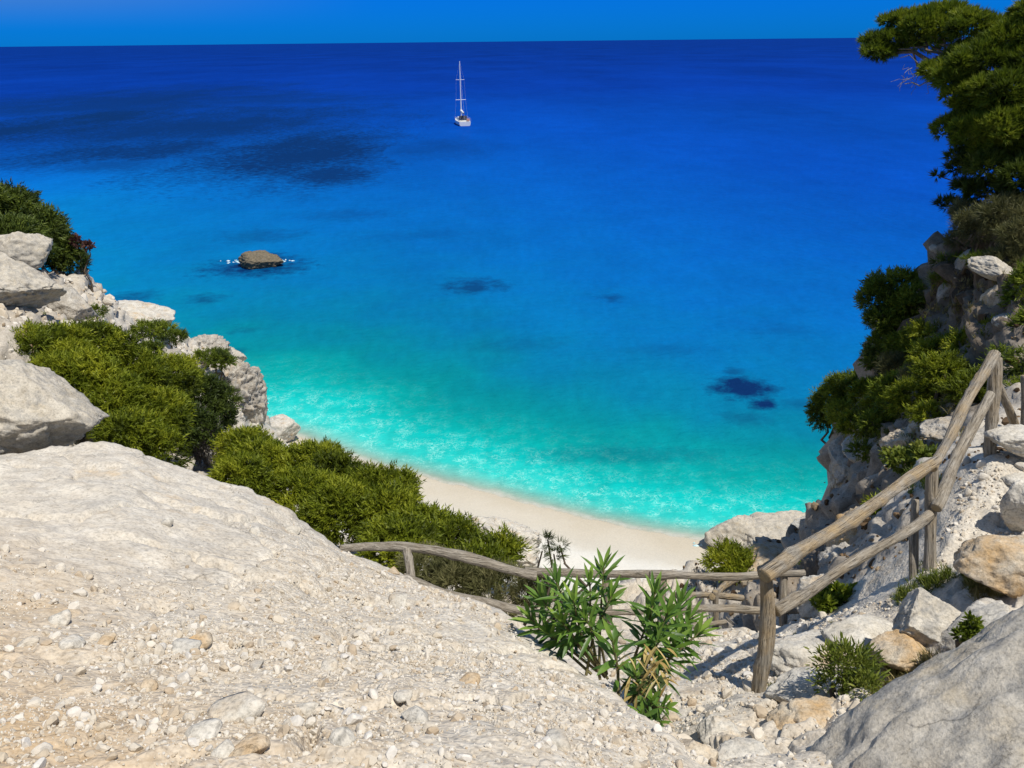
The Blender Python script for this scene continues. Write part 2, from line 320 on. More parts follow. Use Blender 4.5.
VAL = np.zeros((X.size, DA.shape[1])); got = np.zeros(X.size, bool)
for f in df:
    a, b, c = DV[f[0]], DV[f[1]], DV[f[2]]
    m = np.nonzero((X >= min(a[0], b[0], c[0])-1e-6) & (X <= max(a[0], b[0], c[0])+1e-6) & (Y >= min(a[1], b[1], c[1])-1e-6) & (Y <= max(a[1], b[1], c[1])+1e-6) & ~got)[0]
    if not m.size: continue
    den = (b[1]-c[1])*(a[0]-c[0])+(c[0]-b[0])*(a[1]-c[1])
    if abs(den) < 1e-12: continue
    l1 = ((b[1]-c[1])*(X[m]-c[0])+(c[0]-b[0])*(Y[m]-c[1]))/den; l2 = ((c[1]-a[1])*(X[m]-c[0])+(a[0]-c[0])*(Y[m]-c[1]))/den; l3 = 1-l1-l2
    k = (l1 >= -1e-7) & (l2 >= -1e-7) & (l3 >= -1e-7); mm_ = m[k]
    VAL[mm_] = l1[k, None]*DA[f[0]]+l2[k, None]*DA[f[1]]+l3[k, None]*DA[f[2]]; got[mm_] = True
VG = VAL.reshape(NA, NR, -1)
def blur(g, n, ax):
    if n < 1: return g
    p = np.pad(g, [(n, n) if a == ax else (0, 0) for a in range(g.ndim)], mode='edge'); c = np.cumsum(p, axis=ax)
    z = np.zeros_like(np.take(c, [0], axis=ax)); c = np.concatenate([z, c], axis=ax)
    L_ = g.shape[ax]; return (np.take(c, range(2*n+1, 2*n+1+L_), axis=ax)-np.take(c, range(0, L_), axis=ax))/(2*n+1)
for _ in range(2):
    VG = blur(blur(VG, 2, 0), 1, 1)
V5 = VG.reshape(-1, DA.shape[1]); Z = V5[:, 0]; RO = V5[:, 1]; SO = V5[:, 2]; GR = V5[:, 3]; OC = V5[:, 4]
pos = np.stack([X, Y, Z], 1)
G = pos.reshape(NA, NR, 3)
du = np.gradient(G, axis=0).reshape(-1, 3); dvv = np.gradient(G, axis=1).reshape(-1, 3)
N = np.cross(dvv, du); N /= np.linalg.norm(N, axis=1)[:, None]; N[N[:, 2] < 0] *= -1
big = fbm(pos*[1, 1, 1.3], 0.9, 3, 5)
rid = fbm(pos*[1, 1, 1.6], 1.6, 4, 9, 0.55, True)
fine = fbm(pos, 4.5, 4, 31, 0.55)
blk = np.zeros(len(pos)); mk = RO > 0.07
wp = pos[mk]+0.35*np.stack([vnoise(pos[mk]*1.5, s_) for s_ in (1, 2, 3)], 1)
f1, f2, cid = worley(wp*[1.1, 1.1, 1.5], 5); g1, g2, cid2 = worley(wp*[3.1, 3.1, 4.0], 15)
blk[mk] = 0.9*cid-0.9*np.clip(1-(f2-f1)*5, 0, 1)+0.40*cid2-0.35*np.clip(1-(g2-g1)*4, 0, 1)
disp = RO*(0.7*big+(0.6+.3*SO)*rid+(0.45+1.1*SO)*fine+(0.8-.72*SO)*blk)+0.010*fine*np.clip(RO*40, 0, 1)
disp *= np.clip((V5[:, 0]-(-0.1))/0.5, 0.15, 1)
near = np.clip(1-RO/0.06, 0, 1)*(Z > 10)
layer = fbm(pos, 1.1, 4, 91, 0.5, True)
disp += near*(0.050*layer+0.02*fbm(pos, 7, 3, 55)*(GR*0.7+0.3))
mk2 = near > .05; wp = pos[mk2]+0.25*np.stack([fbm(pos[mk2], 1.8, 3, s_) for s_ in (201, 202, 203)], 1)
f1, f2, cid = worley(wp*[1.15, 1.5, .6], 25); g1, g2, cid2 = worley(wp*[4.6, 5.2, 3], 35)
cm = np.clip(fbm(pos[mk2], .8, 3, 301)*3+.45, 0, 1)
disp[mk2] += near[mk2]*(cm*(0.050*cid-0.075*np.clip(1-(f2-f1)*14, 0, 1))+0.011*cid2-0.012*np.clip(1-(g2-g1)*7, 0, 1))
pos = pos+N*disp[:, None]
pos[:, 0] += RO*0.5*fbm(pos, 1.3, 3, 41); pos[:, 1] += RO*0.5*fbm(pos, 1.3, 3, 43)
ii = np.arange(NA*NR).reshape(NA, NR)
Q = np.stack([ii[:-1, :-1], ii[:-1, 1:], ii[1:, 1:], ii[1:, :-1]], -1).reshape(-1, 4)
cx = X[Q].mean(1); cy = Y[Q].mean(1); cz = Z[Q].mean(1)
# regions in plan: beach, path, hillside
def inpoly(x, y, poly):
    r = np.zeros(x.shape, bool); n = len(poly)
    for i in range(n):
        x1, y1 = poly[i]; x2, y2 = poly[(i+1) % n]
        k = ((y1 > y) != (y2 > y)) & (x < (x2-x1)*(y-y1)/(y2-y1+1e-12)+x1); r ^= k
    return r
jx = cx+0.25*vnoise(np.stack([cx*1.2, cy*1.2, cx*0], 1), 3); jy = cy+0.25*vnoise(np.stack([cx*1.2, cy*1.2, cx*0+5], 1), 4)
m_beach = inpoly(jx+jx*0, jy, [(-9.2, 33), (-8.2, 28), (-5, 25.3), (0, 22.4), (4, 22.4), (8, 24), (16, 30), (30, 50), (-30, 52), (-16, 42), (-12.6, 38.5), (-11.6, 36.4)])
pA = [P(*a) for a in [(690, 768, 2.8), (640, 712, 3.6), (600, 665, 5.0), (640, 636, 7.0), (760, 632, 7.2), (756, 680, 5.1), (740, 720, 4.2), (750, 768, 3.2)]]
pB = [P(*a) for a in [(905, 590, 5.6), (925, 565, 5.9), (945, 510, 6.3), (985, 452, 6.8), (1050, 430, 6.9), (1060, 500, 5.7), (1000, 545, 5.5), (960, 580, 5.4)]]
m_path = (inpoly(jx, jy, [(v.x, v.y) for v in pA]) | inpoly(jx, jy, [(v.x, v.y) for v in pB]))
m_hill = ~(m_beach | m_path)
def submesh(name, mask, mat):
    q = Q[mask]; u, inv = np.unique(q, return_inverse=True)
    me = mesh_np(name, pos[u], inv.reshape(-1, 4), mat, True, {'soil_shade': SO[u], 'grav': GR[u], 'ochre': OC[u]})
    o = link(name, me); return tag(o, kind='structure')
# sand
t = NT('sand'); n1 = t.noise(0.5, 4); n2 = t.noise(14, 5, 0.7)
zc = t.n.new('ShaderNodeSeparateXYZ'); t.L(t.geo.outputs['Position'], zc.inputs[0])
zz = t.math('ADD', zc.outputs['Z'], t.math('MULTIPLY', t.math('SUBTRACT', n1, 0.5), 0.35))
dry = t.ramp(zz, [(0.0, 0.0), (0.14, 0.25), (0.36, 0.45), (0.52, 1.0)])
col = t.mix(dry, (0.51, 0.445, 0.34), (0.67, 0.635, 0.56))
col = t.mix(0.35, col, t.ramp(n2, [(0.35, 0.72), (0.6, 1.08)]), 'MULTIPLY')
t.L(col, t.b.inputs['Base Color']); t.b.inputs['Roughness'].default_value = 0.85; t.L(t.bump(n2, 0.5, 0.03), t.b.inputs['Normal'])
M['sand'] = t.m
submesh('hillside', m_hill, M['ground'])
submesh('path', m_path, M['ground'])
submesh('beach', m_beach, M['sand'])
step = 2
gi = np.arange(0, NA, step); gj = np.arange(0, NR, step)
sub = ii[np.ix_(gi, gj)]; lut = -np.ones(NA*NR, int); lut[sub.ravel()] = np.arange(sub.size)
qq = np.stack([sub[:-1, :-1], sub[:-1, 1:], sub[1:, 1:], sub[1:, :-1]], -1).reshape(-1, 4)
BVH = BVHTree.FromPolygons([tuple(v) for v in pos[sub.ravel()]], lut[qq].tolist())
def hit(px, py):
    h = BVH.ray_cast(CAM, ray(px, py)); return (h[0], h[1]) if h[0] else (onz(px, py), Vector((0, 0, 1)))
def ground(x, y):
    h = BVH.ray_cast(Vector((x, y, 60)), Vector((0, 0, -1))); return h[0].z if h[0] else 0.0
def ground_n(x, y):
    h = BVH.ray_cast(Vector((x, y, 60)), Vector((0, 0, -1))); return (h[0], h[1]) if h[0] else (Vector((x, y, 0)), Vector((0, 0, 1)))

# ---------------------------------------------------------------- sea
SL = [(v.x, v.y) for v in SHW]
SL = [(-60, 20), (-34, 26), (-24, 27), (-18, 27), (-14.8, 31), (-13.4, 36.5)]+SL
SR = [SL[-1], (13, 27), (16, 24), (24, 22), (50, 14)]
def dist_poly(x, y, pl):
    best = np.full(x.shape, 1e9)
    for (x1, y1), (x2, y2) in zip(pl[:-1], pl[1:]):
        dx, dy = x2-x1, y2-y1; tt = np.clip(((x-x1)*dx+(y-y1)*dy)/(dx*dx+dy*dy), 0, 1)
        best = np.minimum(best, np.hypot(x-x1-tt*dx, y-y1-tt*dy))
    return best
sa = np.radians(np.linspace(-75, 75, 800)); sa = sa*(0.6+0.4*np.abs(sa/sa[-1]))
sr = np.concatenate([np.linspace(24, 60, 160), 60*(1.0178**np.arange(1, 330))]); sr = sr[sr < 19000]; sr = np.append(sr, [24000, 40000, 70000])
SA, SRR = np.meshgrid(sa, sr, indexing='ij'); sx = (SRR*np.sin(SA)).ravel(); sy = (SRR*np.cos(SA)).ravel()
dl = dist_poly(sx, sy, SL)
cross = np.ones(sx.shape)
poly = SL+SR[1:]+[(50, -10), (-60, -10)]
inland = inpoly(sx, sy, poly)
dsh = np.where(inland, -dl, dl)
wn_ = fbm(np.stack([sx, sy, sx*0], 1), 0.35, 3, 8)
# seabed meadows and submerged rocks: (px, py, half width px, half height px, strength)
weed = np.zeros(sx.shape); wst = np.zeros(sx.shape)
for px, py, hw, hh, st in [(180, 130, 200, 26, .85), (290, 154, 120, 32, .95), (90, 106, 190, 20, .75), (120, 165, 75, 9, .55), (330, 175, 55, 12, .9), (250, 100, 130, 8, .6), (30, 128, 150, 26, .95), (140, 150, 110, 20, .9), (255, 268, 56, 10, .95), (262, 262, 30, 9, 1.0), (472, 286, 32, 8, .75), (742, 388, 30, 11, 1.15), (762, 404, 15, 6, 1.1), (612, 298, 14, 5, .6),
        (735, 372, 10, 4, .5), (130, 298, 28, 7, .55), (205, 299, 22, 7, .6), (260, 236, 40, 7, .4), (350, 215, 50, 6, .3), (240, 330, 20, 4, .4), (235, 352, 12, 5, .5), (800, 404, 22, 6, .35), (745, 420, 26, 9, .35), (520, 345, 60, 8, .18), (660, 350, 50, 6, .2), (620, 455, 110, 10, .30), (780, 330, 40, 6, .2), (405, 235, 70, 6, .2), (430, 150, 60, 12, .35)]:
    c = onz(px, py); ex = abs(onz(px+hw, py).x-c.x); n_ = onz(px, py+hh).y; f_ = onz(px, max(py-hh, 55)).y
    ey = np.where(sy > c.y, f_-c.y, c.y-n_)
    q = ((sx-c.x)/ex)**2+((sy-c.y)/ey)**2
    gq = np.exp(-q*0.75); wst = np.where(gq > weed, st, wst); weed = np.maximum(weed, gq)
i2 = np.arange(sx.size).reshape(SA.shape)
SQ = np.stack([i2[:-1, :-1], i2[:-1, 1:], i2[1:, 1:], i2[1:, :-1]], -1).reshape(-1, 4)
keep = dsh[SQ].max(1) > -3.0
SQ = SQ[keep]; u, inv = np.unique(SQ, return_inverse=True)
shal = dsh[u]
right = np.clip((sx[u]+60)/90, 0, 1.3); far_ = np.clip((np.hypot(sx[u], sy[u])-70)/190, 0, 1); far_ = far_*far_*(3-2*far_); right = (0.27+1.50*right)*(1-far_)+far_*1.15
t = NT('sea_water'); b = t.b
d = t.attr('shore'); wd = t.attr('weed'); rt = t.attr('right')
nl = t.noise(0.16, 2, 0.6)
dn = t.math('ADD', d, t.math('MULTIPLY', t.math('SUBTRACT', nl, 0.5), t.math('MINIMUM', t.math('MULTIPLY', d, 0.55), 18)))
dn = t.math('MULTIPLY', dn, rt)
lg = t.math('DIVIDE', t.math('LOGARITHM', t.math('ADD', t.math('MAXIMUM', dn, 0.0), 1.0), 10.0), 3.5)   # 0..1 over 1..3162 m
def sp_(m): return math.log10(m+1)/3.5
WATER = [(0, (0.46, 0.52, 0.43)), (0.8, (0.24, 0.58, 0.50)), (2.2, (0.03, 0.56, 0.50)), (5, (0.003, 0.46, 0.42)), (8.5, (0.001, 0.315, 0.30)), (13, (0.001, 0.225, 0.265)), (20, (0.001, 0.170, 0.30)), (32, (0.001, 0.145, 0.36)), (55, (0.001, 0.120, 0.40)), (100, (0.001, 0.088, 0.38)), (200, (0.001, 0.058, 0.35)), (420, (0.001, 0.034, 0.27)), (1000, (0.001, 0.028, 0.225)), (3000, (0.001, 0.026, 0.20))]
col = t.ramp(lg, [(sp_(m), c) for m, c in WATER])
# large soft tone drifts
drift = t.noise(0.014, 5, 0.62, t.mapping((1.0, 0.45, 1)))
col = t.mix(1.0, col, t.ramp(drift, [(0.32, 0.80), (0.68, 1.16)]), 'MULTIPLY')
streak = t.noise(0.16, 4, 0.75, t.mapping((1.0, 0.6, 1)))
col = t.mix(0.5, col, t.ramp(streak, [(0.32, 0.82), (0.68, 1.13)]), 'MULTIPLY')
spk = t.noise(1.3, 3, 0.7, t.mapping((1.0, 0.6, 1)))
col = t.mix(0.5, col, t.ramp(spk, [(0.30, 0.84), (0.70, 1.12)]), 'MULTIPLY')
# meadows
wnz = t.math('ADD', wd, t.math('MULTIPLY', t.math('SUBTRACT', t.noise(0.8, 4, 0.72), 0.5), 1.5))
wnz = t.math('ADD', wnz, t.math('MULTIPLY', t.math('SUBTRACT', t.noise(0.045, 5, 0.75, t.mapping((1, 0.5, 1))), 0.5), 1.5))
wm = t.math('MULTIPLY', t.ramp(wnz, [(0.30, 0.0), (0.95, 1.0)]), t.ramp(wd, [(0.04, 0.0), (0.30, 1.0)]))
wm = t.math('MULTIPLY', wm, t.attr('weedk'), clamp=True)
col = t.mix(wm, col, (0.002, 0.022, 0.095))
# ripple light net over the shallow bottom, painted into the water colour
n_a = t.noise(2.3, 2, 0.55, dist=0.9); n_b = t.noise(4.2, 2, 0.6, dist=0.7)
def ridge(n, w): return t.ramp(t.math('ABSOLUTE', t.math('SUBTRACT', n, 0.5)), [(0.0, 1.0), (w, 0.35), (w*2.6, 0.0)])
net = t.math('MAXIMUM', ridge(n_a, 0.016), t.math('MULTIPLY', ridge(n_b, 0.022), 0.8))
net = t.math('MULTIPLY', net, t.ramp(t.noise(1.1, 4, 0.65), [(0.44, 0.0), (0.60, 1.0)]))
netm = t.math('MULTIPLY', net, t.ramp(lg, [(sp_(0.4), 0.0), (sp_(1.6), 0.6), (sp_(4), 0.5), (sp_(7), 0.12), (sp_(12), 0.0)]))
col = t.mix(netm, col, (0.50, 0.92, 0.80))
rip = t.math('ADD', t.noise(1.6, 3, 0.65, t.mapping((0.7, 1.3, 1))), t.math('MULTIPLY', t.noise(0.25, 2, 0.6, t.mapping((0.6, 1.4, 1))), 1.2))
al = t.math('ADD', d, t.math('MULTIPLY', t.math('SUBTRACT', t.noise(0.7, 4), 0.5), 0.9))
col = t.mix(t.math('MULTIPLY', t.ramp(t.math('DIVIDE', al, 4.0), [(0.0, 1.0), (0.05, 0.8), (0.12, 0.0)]), t.ramp(t.noise(2.2, 4, .7), [(.35, 0.2), (.6, .85)])), col, (0.80, 0.82, 0.78))
nrm = t.bump(rip, 0.7, 0.22)
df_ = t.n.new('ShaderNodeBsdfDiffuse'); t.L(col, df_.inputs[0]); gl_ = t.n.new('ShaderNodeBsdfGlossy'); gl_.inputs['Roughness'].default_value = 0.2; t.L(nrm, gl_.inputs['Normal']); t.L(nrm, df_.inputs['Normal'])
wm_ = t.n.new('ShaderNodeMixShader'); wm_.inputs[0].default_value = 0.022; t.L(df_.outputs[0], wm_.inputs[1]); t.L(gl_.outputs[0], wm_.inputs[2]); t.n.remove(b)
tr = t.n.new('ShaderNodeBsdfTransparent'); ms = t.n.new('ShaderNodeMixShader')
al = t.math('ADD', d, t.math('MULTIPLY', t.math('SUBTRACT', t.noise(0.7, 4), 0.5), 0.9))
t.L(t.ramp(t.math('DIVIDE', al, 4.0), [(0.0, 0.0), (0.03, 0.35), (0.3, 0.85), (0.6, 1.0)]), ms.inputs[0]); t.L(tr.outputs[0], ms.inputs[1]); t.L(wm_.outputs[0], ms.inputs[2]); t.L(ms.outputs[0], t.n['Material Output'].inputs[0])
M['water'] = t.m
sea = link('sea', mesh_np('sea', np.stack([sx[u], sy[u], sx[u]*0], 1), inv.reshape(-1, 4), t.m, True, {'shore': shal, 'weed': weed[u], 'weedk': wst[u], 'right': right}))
tag(sea, kind='structure')
from mathutils import noise as mnoise
# ---------------------------------------------------------------- boulders and stones
def ico(sub):
    import bmesh
    bm = bmesh.new(); bmesh.ops.create_icosphere(bm, subdivisions=sub, radius=1)
    bm.verts.ensure_lookup_table(); V = np.array([v.co[:] for v in bm.verts]); Fc = np.array([[v.index for v in f.verts] for f in bm.faces]); bm.free(); return V, Fc
ICO = {k: ico(k) for k in (1, 2, 3, 4, 5, 6)}
def rock_shape(seed, size, sub=5, rough=0.06, cuts=10, cutlo=0.55, cuthi=0.9, detail=3.0):
    r = np.random.RandomState(seed); V, Fc = ICO[sub]; V = V.copy()
    V *= (1+0.18*fbm(V+seed*3.7, 1.1, 2, seed))[:, None]
    for k in range(cuts):
        n = r.normal(size=3); n /= np.linalg.norm(n); h = r.uniform(cutlo, cuthi)
        dd = V@n; m = dd > h; V[m] -= np.outer(dd[m]-h, n)*0.93
    if rough and sub > 2:
        nn = V/np.linalg.norm(V, axis=1)[:, None]
        f1, f2, cid = worley(V*detail*0.8+seed+.35*fbm(V, 2.5, 3, seed)[:, None], seed)
        V += nn*(rough*(1.5*fbm(V+seed, detail*.8, 5, seed, .6, True)+0.8*fbm(V, detail*3, 4, seed+7, .6)+0.45*cid-0.6*np.clip(1-(f2-f1)*9, 0, 1)))[:, None]
    return V*np.array(size), Fc
def boulder(px, py, d, size, label, cat='boulder', mat='white_rock', seed=1, rot=(0, 0, 0), name='boulder', group=None, sub=5, rough=0.06, cuts=10, lo=0.55, hi=0.9, detail=3.0, sink=None):
    """size are half extents; d None puts it on the ground under the pixel"""
    if d is None:
        p = hit(px, py)[0]; p = p+Vector((0, 0, size[2]*(0.35 if sink is None else sink)))
    else: p = P(px, py, d)
    V, Fc = rock_shape(seed, size, sub, rough, cuts, lo, hi, detail)
    o = link(name, mesh_np(name, V, Fc, M[mat], True), loc=p); o.rotation_euler = tuple(math.radians(a) for a in rot)
    return tag(o, label, cat, group)
random.seed(3)
# left side
boulder(-4, 414, 7.1, (0.92, 0.60, 0.56), 'large grey white boulder with undercut base at the left edge above the slope', mat='grey_rock', seed=11, rot=(0, 36, 14), sub=6, rough=0.05, cuts=14, lo=.6, hi=.9)
boulder(28, 248, 17.0, (0.62, 0.6, 0.42), 'rounded pale boulder just below the dark bush on the left headland', seed=12, rot=(0, 10, 10), mat='grey_rock')
boulder(10, 284, 15.2, (0.85, 0.9, 0.55), 'big overhanging pale boulder above a shaded hollow at the left edge', seed=13, rot=(0, 15, 0), mat='grey_rock', sub=6)
boulder(85, 345, 16.5, (0.75, 0.6, 0.42), 'pale angular rock beside the top of the left green juniper', seed=14, rot=(0, 20, 30), mat='white_rock')
boulder(52, 338, 14.5, (0.5, 0.45, 0.22), 'flat tan rock under the overhanging boulder on the left', seed=15, mat='ochre_rock')
boulder(10, 345, 13.2, (0.55, 0.5, 0.25), 'low tan rock slab at the left edge above the large boulder', seed=16, mat='ochre_rock')
boulder(72, 308, 18.0, (0.55, 0.5, 0.4), 'pale block wedged behind the overhanging boulder on the left', seed=17, mat='far_rock', rot=(10, 30, 0))
boulder(137, 316, 24.6, (1.15, 0.9, 0.42), 'smooth white humped rock on the skyline of the left headland', seed=18, mat='white_rock', rot=(0, 8, 0), cuts=6)
boulder(200, 352, 29.5, (1.1, 1.0, 0.6), 'craggy white rock on the ridge left of the beach', seed=19, mat='far_rock', sub=6, rough=.1)
boulder(229, 356, 33.5, (0.75, 0.6, 0.35), 'grey flat topped rock on the edge of the left ridge above the water', seed=20, mat='grey_rock')
boulder(226, 392, 30.0, (1.3, 1.2, 1.5), 'rugged white crag dropping towards the water at the left end of the beach', seed=21, mat='far_rock', sub=6, rough=.12, detail=4)
boulder(247, 402, 34.5, (0.8, 1.0, 1.6), 'deeply weathered white pinnacle at the water side of the left cliff', seed=22, mat='far_rock', sub=6, rough=.13, detail=4)
boulder(250, 432, 38.5, (1.0, 1.0, 1.5), 'pale weathered foot of the left cliff beside the turquoise shallows', seed=23, mat='far_rock', rough=.1)
boulder(281, 429, 43.5, (1.1, 0.9, 0.75), 'rounded white boulder at the waterline at the left end of the beach', seed=24, mat='white_rock', cuts=6)
boulder(194, 456, 17.2, (0.42, 0.4, 0.5), 'pale craggy rock showing between the two left juniper masses', seed=25, mat='far_rock', rough=.12)
boulder(172, 372, 21.5, (0.7, 0.7, 0.6), 'pale rough rock on the slope above the left juniper', seed=26, mat='far_rock', rough=.1)
boulder(64, 322, 18.4, (0.45, 0.4, 0.3), 'ochre rock deep in the hollow under the left overhanging boulder', seed=171, mat='ochre_rock')
# beach rocks
boulder(500, 545, 26.5, (1.9, 1.1, 0.75), 'broad white rock outcrop on the sand behind the junipers', seed=27, mat='white_rock', sub=6, rough=.1, rot=(0, 6, 0), cuts=12)
boulder(455, 536, 27.5, (1.2, 0.9, 0.5), 'low white rubble rock at the top of the beach behind the junipers', seed=28, mat='far_rock', rough=.12)
boulder(778, 540, 34.0, (3.0, 1.8, 1.45), 'large grey cracked boulder at the right end of the beach reaching the water', seed=46, mat='grey_rock', sub=6, rough=.05, rot=(0, -8, 8), cuts=12, lo=.5, hi=.82, detail=3)
boulder(741, 537, 34.3, (1.5, 1.1, 0.95), 'pointed grey rock at the seaward tip of the large beach boulder', seed=30, mat='grey_rock', rough=.06, rot=(0, 14, -8), cuts=12, lo=.5)
boulder(826, 545, 31.0, (1.6, 1.4, 1.2), 'pale rounded rock where the large beach boulder meets the cliff', seed=31, mat='white_rock', rough=.07)
boulder(736, 588, 15.2, (0.7, 0.6, 0.45), 'ochre stained rock seen below the little juniper beyond the fence', seed=32, mat='ochre_rock')
boulder(775, 572, 13.6, (0.72, 0.6, 0.36), 'warm yellow rock ledge beyond the corner fence post', seed=33, mat='ochre_rock')
# sea rock
boulder(261, 262, 78.5, (2.15, 1.5, 0.95), 'brown rock standing alone in the sea off the left headland', seed=34, mat='wet_rock', sub=5, rough=.10, cuts=9, name='sea_rock', cat='rock', lo=.6)
# right cliff
boulder(850, 466, 14.6, (0.42, 0.6, 0.55), 'grey jutting rock at the cliff corner under the dark evergreen shrub', seed=35, mat='grey_rock', rot=(0, 25, 0), sub=6)
boulder(868, 452, 13.6, (0.50, 0.4, 0.30), 'white rock on the cliff lip under the shrubs', seed=36, mat='white_rock')
boulder(912, 440, 10.0, (0.42, 0.3, 0.18), 'orange brown rock among pale rubble at the foot of the shrubs', seed=37, mat='ochre_rock')
boulder(962, 432, 8.8, (0.42, 0.30, 0.12), 'whitish rock beside the orange one behind the fence', seed=38, mat='far_rock')
boulder(993, 268, 10.3, (0.32, 0.3, 0.13), 'pale slab jutting from the brown cliff at the right edge', seed=39, mat='grey_rock', rot=(0, 18, 0))
boulder(936, 249, 12.5, (0.14, .14, .1), 'small pale rock on the skyline of the brown cliff', seed=40, mat='grey_rock', sub=4)
boulder(963, 262, 11.6, (0.12, .14, .22), 'narrow upright white stone in the brown cliff face', seed=41, mat='far_rock', rot=(0, 20, 0), sub=4)
boulder(948, 292, 12.0, (0.16, .15, .34), 'pale streaked rock rib in the brown cliff face', seed=42, mat='far_rock', rot=(0, 30, 0), sub=4)
boulder(1018, 322, 9.6, (0.25, .25, .12), 'white rock ledge at the right edge under the brown cliff', seed=43, mat='far_rock', sub=4)
boulder(1010, 300, 10.2, (0.35, .3, .45), 'dark brown knob of the cliff at the right edge', seed=44, mat='ochre_rock', sub=5)
boulder(1020, 442, 6.5, (0.24, .22, .10), 'flat white boulder on the path right of the top fence post', seed=45, mat='white_rock')
boulder(1024, 480, 6.35, (0.16, .16, .05), 'flat pale slab lying on the path at the right edge', seed=47, mat='white_rock', sub=4)
boulder(1026, 506, 5.9, (0.15, .13, .22), 'upright pale stone beside the path at the right edge', seed=48, mat='white_rock', rot=(0, -15, 0))
boulder(1014, 568, 4.9, (0.35, .26, .19), 'round orange topped boulder beside the path at the right edge', seed=49, mat='ochre_rock', cuts=6)
boulder(930, 634, 4.65, (0.30, .22, .27), 'triangular grey white boulder in the middle of the right bank', seed=50, mat='grey_rock', rot=(10, -12, 0), sub=6, rough=.045, cuts=12, lo=.5)
boulder(978, 640, 4.45, (0.30, .22, .20), 'sloping pale rock leaning on the triangular boulder', seed=51, mat='white_rock', rot=(0, -30, 0))
boulder(812, 658, 5.2, (0.30, .24, .12), 'low pale rock under the lower rail of the right fence', seed=52, mat='white_rock', cuts=7)
boulder(860, 646, 5.15, (0.30, .26, .11), 'smooth pale rock slab between the fence and the triangular boulder', seed=53, mat='white_rock', cuts=6)
boulder(810, 698, 4.6, (0.26, .2, .11), 'rounded white rock behind the corner post', seed=54, mat='white_rock', cuts=6)
boulder(825, 726, 4.1, (0.20, .2, .11), 'white rock with orange staining below the spiky green shrub', seed=55, mat='ochre_rock', cuts=7)
boulder(790, 725, 4.15, (0.16, .14, .09), 'ochre topped stone between the corner post and the big grey rock', seed=56, mat='ochre_rock')
boulder(716, 734, 3.95, (0.11, .10, .06), 'bright white rounded rock at the foot of the path', seed=57, mat='white_rock', cuts=6)
boulder(745, 758, 3.45, (0.12, .10, .05), 'white rock at the bottom of the picture beside the ochre stone', seed=58, mat='white_rock', cuts=6)
boulder(690, 762, 3.0, (0.12, .1, .055), 'ochre brown stone at the bottom edge of the gravel slope', seed=59, mat='ochre_rock')
boulder(900, 655, 4.5, (0.16, .15, .10), 'tan rock in the dry grass beside the big grey rock', seed=60, mat='ochre_rock')
boulder(868, 545, 8.6, (.4, .35, .4), 'broken tan rock in the gully outside the fence', seed=61, mat='ochre_rock', rough=.12)
boulder(848, 574, 8.0, (.30, .3, .24), 'white crumbly rock in the gully outside the fence', seed=62, mat='far_rock', rough=.12)
boulder(903, 552, 7.4, (.22, .2, .26), 'pale broken rock just outside the middle fence post', seed=63, mat='white_rock', rough=.1)
boulder(818, 600, 7.0, (.22, .2, .2), 'pale stone beside the bright shrub outside the fence', seed=64, mat='white_rock', rough=.1)
# the big grey rock at lower right
def big_rock():
    V, Fc = rock_shape(70, (1.0, 1.0, 1.0), 6, 0.05, 14, .62, .9, 2.6)
    V = V*np.array([1.25, .66, .46])
    o = link('boulder', mesh_np('boulder', V, Fc, M['grey_rock'], True), loc=P(1064, 806, 3.0)); o.rotation_euler = (math.radians(20), math.radians(-33), math.radians(8))
    tag(o, 'huge smooth grey rock slab filling the lower right corner', 'boulder')
big_rock()
# stones lying on the slope, one by one
STL = [(255, 533, .05, 'small dark stone casting a shadow high on the smooth part of the slope'), (166, 524, .05, 'thin stone flake sticking up on the smooth slope'), (292, 352+180, .06, 'light flat stone on the middle of the slope under the crest'),
  (195, 645, .055, 'tan stone in the middle of a small stone cluster on the slope'), (184, 652, .065, 'rounded pale stone at the left of the small cluster on the slope'), (60, 622, .045, 'pale egg shaped stone low on the left part of the slope'),
  (73, 645, .04, 'round whitish stone on the ochre left part of the slope'), (108, 642, .035, 'flat tan stone on the ochre left part of the slope'), (28, 645, .03, 'small dark stone near the left edge of the slope'),
  (236, 715, .07, 'blocky white stone topping the largest stone pile at the bottom'), (205, 735, .045, 'pale stone on the left side of the bottom stone pile'), (248, 752, .05, 'yellow tinged stone in the bottom stone pile'),
  (225, 752, .035, 'grey stone below the white block in the bottom stone pile'), (308, 710, .035, 'white oblong stone right of the bottom stone pile'), (256, 668, .035, 'whitish stone above the bottom stone pile'),
  (404, 698, .035, 'bright white stone chip on the gravel in the bottom middle'), (468, 683, .045, 'tan wedge stone on the gravel in the bottom middle'), (416, 718, .045, 'grey pale stone on the gravel near the bottom middle'),
  (398, 604, .07, 'white flush rock patch on the gravel below the left fence post'), (393, 573, .05, 'orange tinted stone near the foot of the left fence post'), (438, 672, .03, 'small flat stone above the white chip'),
  (330, 668, .035, 'small white flake stone between the two piles on the slope'), (150, 690, .03, 'little tan stone in the lower left gravel'), (340, 742, .035, 'small pale stone at the bottom, right of the pile'), (560, 742, .045, 'flat cream stone at the bottom edge near the oleander')]
for k, (px, py, s, lb) in enumerate(STL):
    boulder(px, py, None, (s*1.25, s, s*0.62), lb, 'stone', 'ochre_rock' if ('tan' in lb or 'yellow' in lb or 'orange' in lb) else 'white_rock', 100+k, (random.Random(k).uniform(-15, 15), random.Random(k+9).uniform(-15, 15), random.Random(k+5).uniform(0, 180)), 'stone', 'larger stones lying on the gravel slope', 3, .03, 9, .5, .85, sink=0.3)
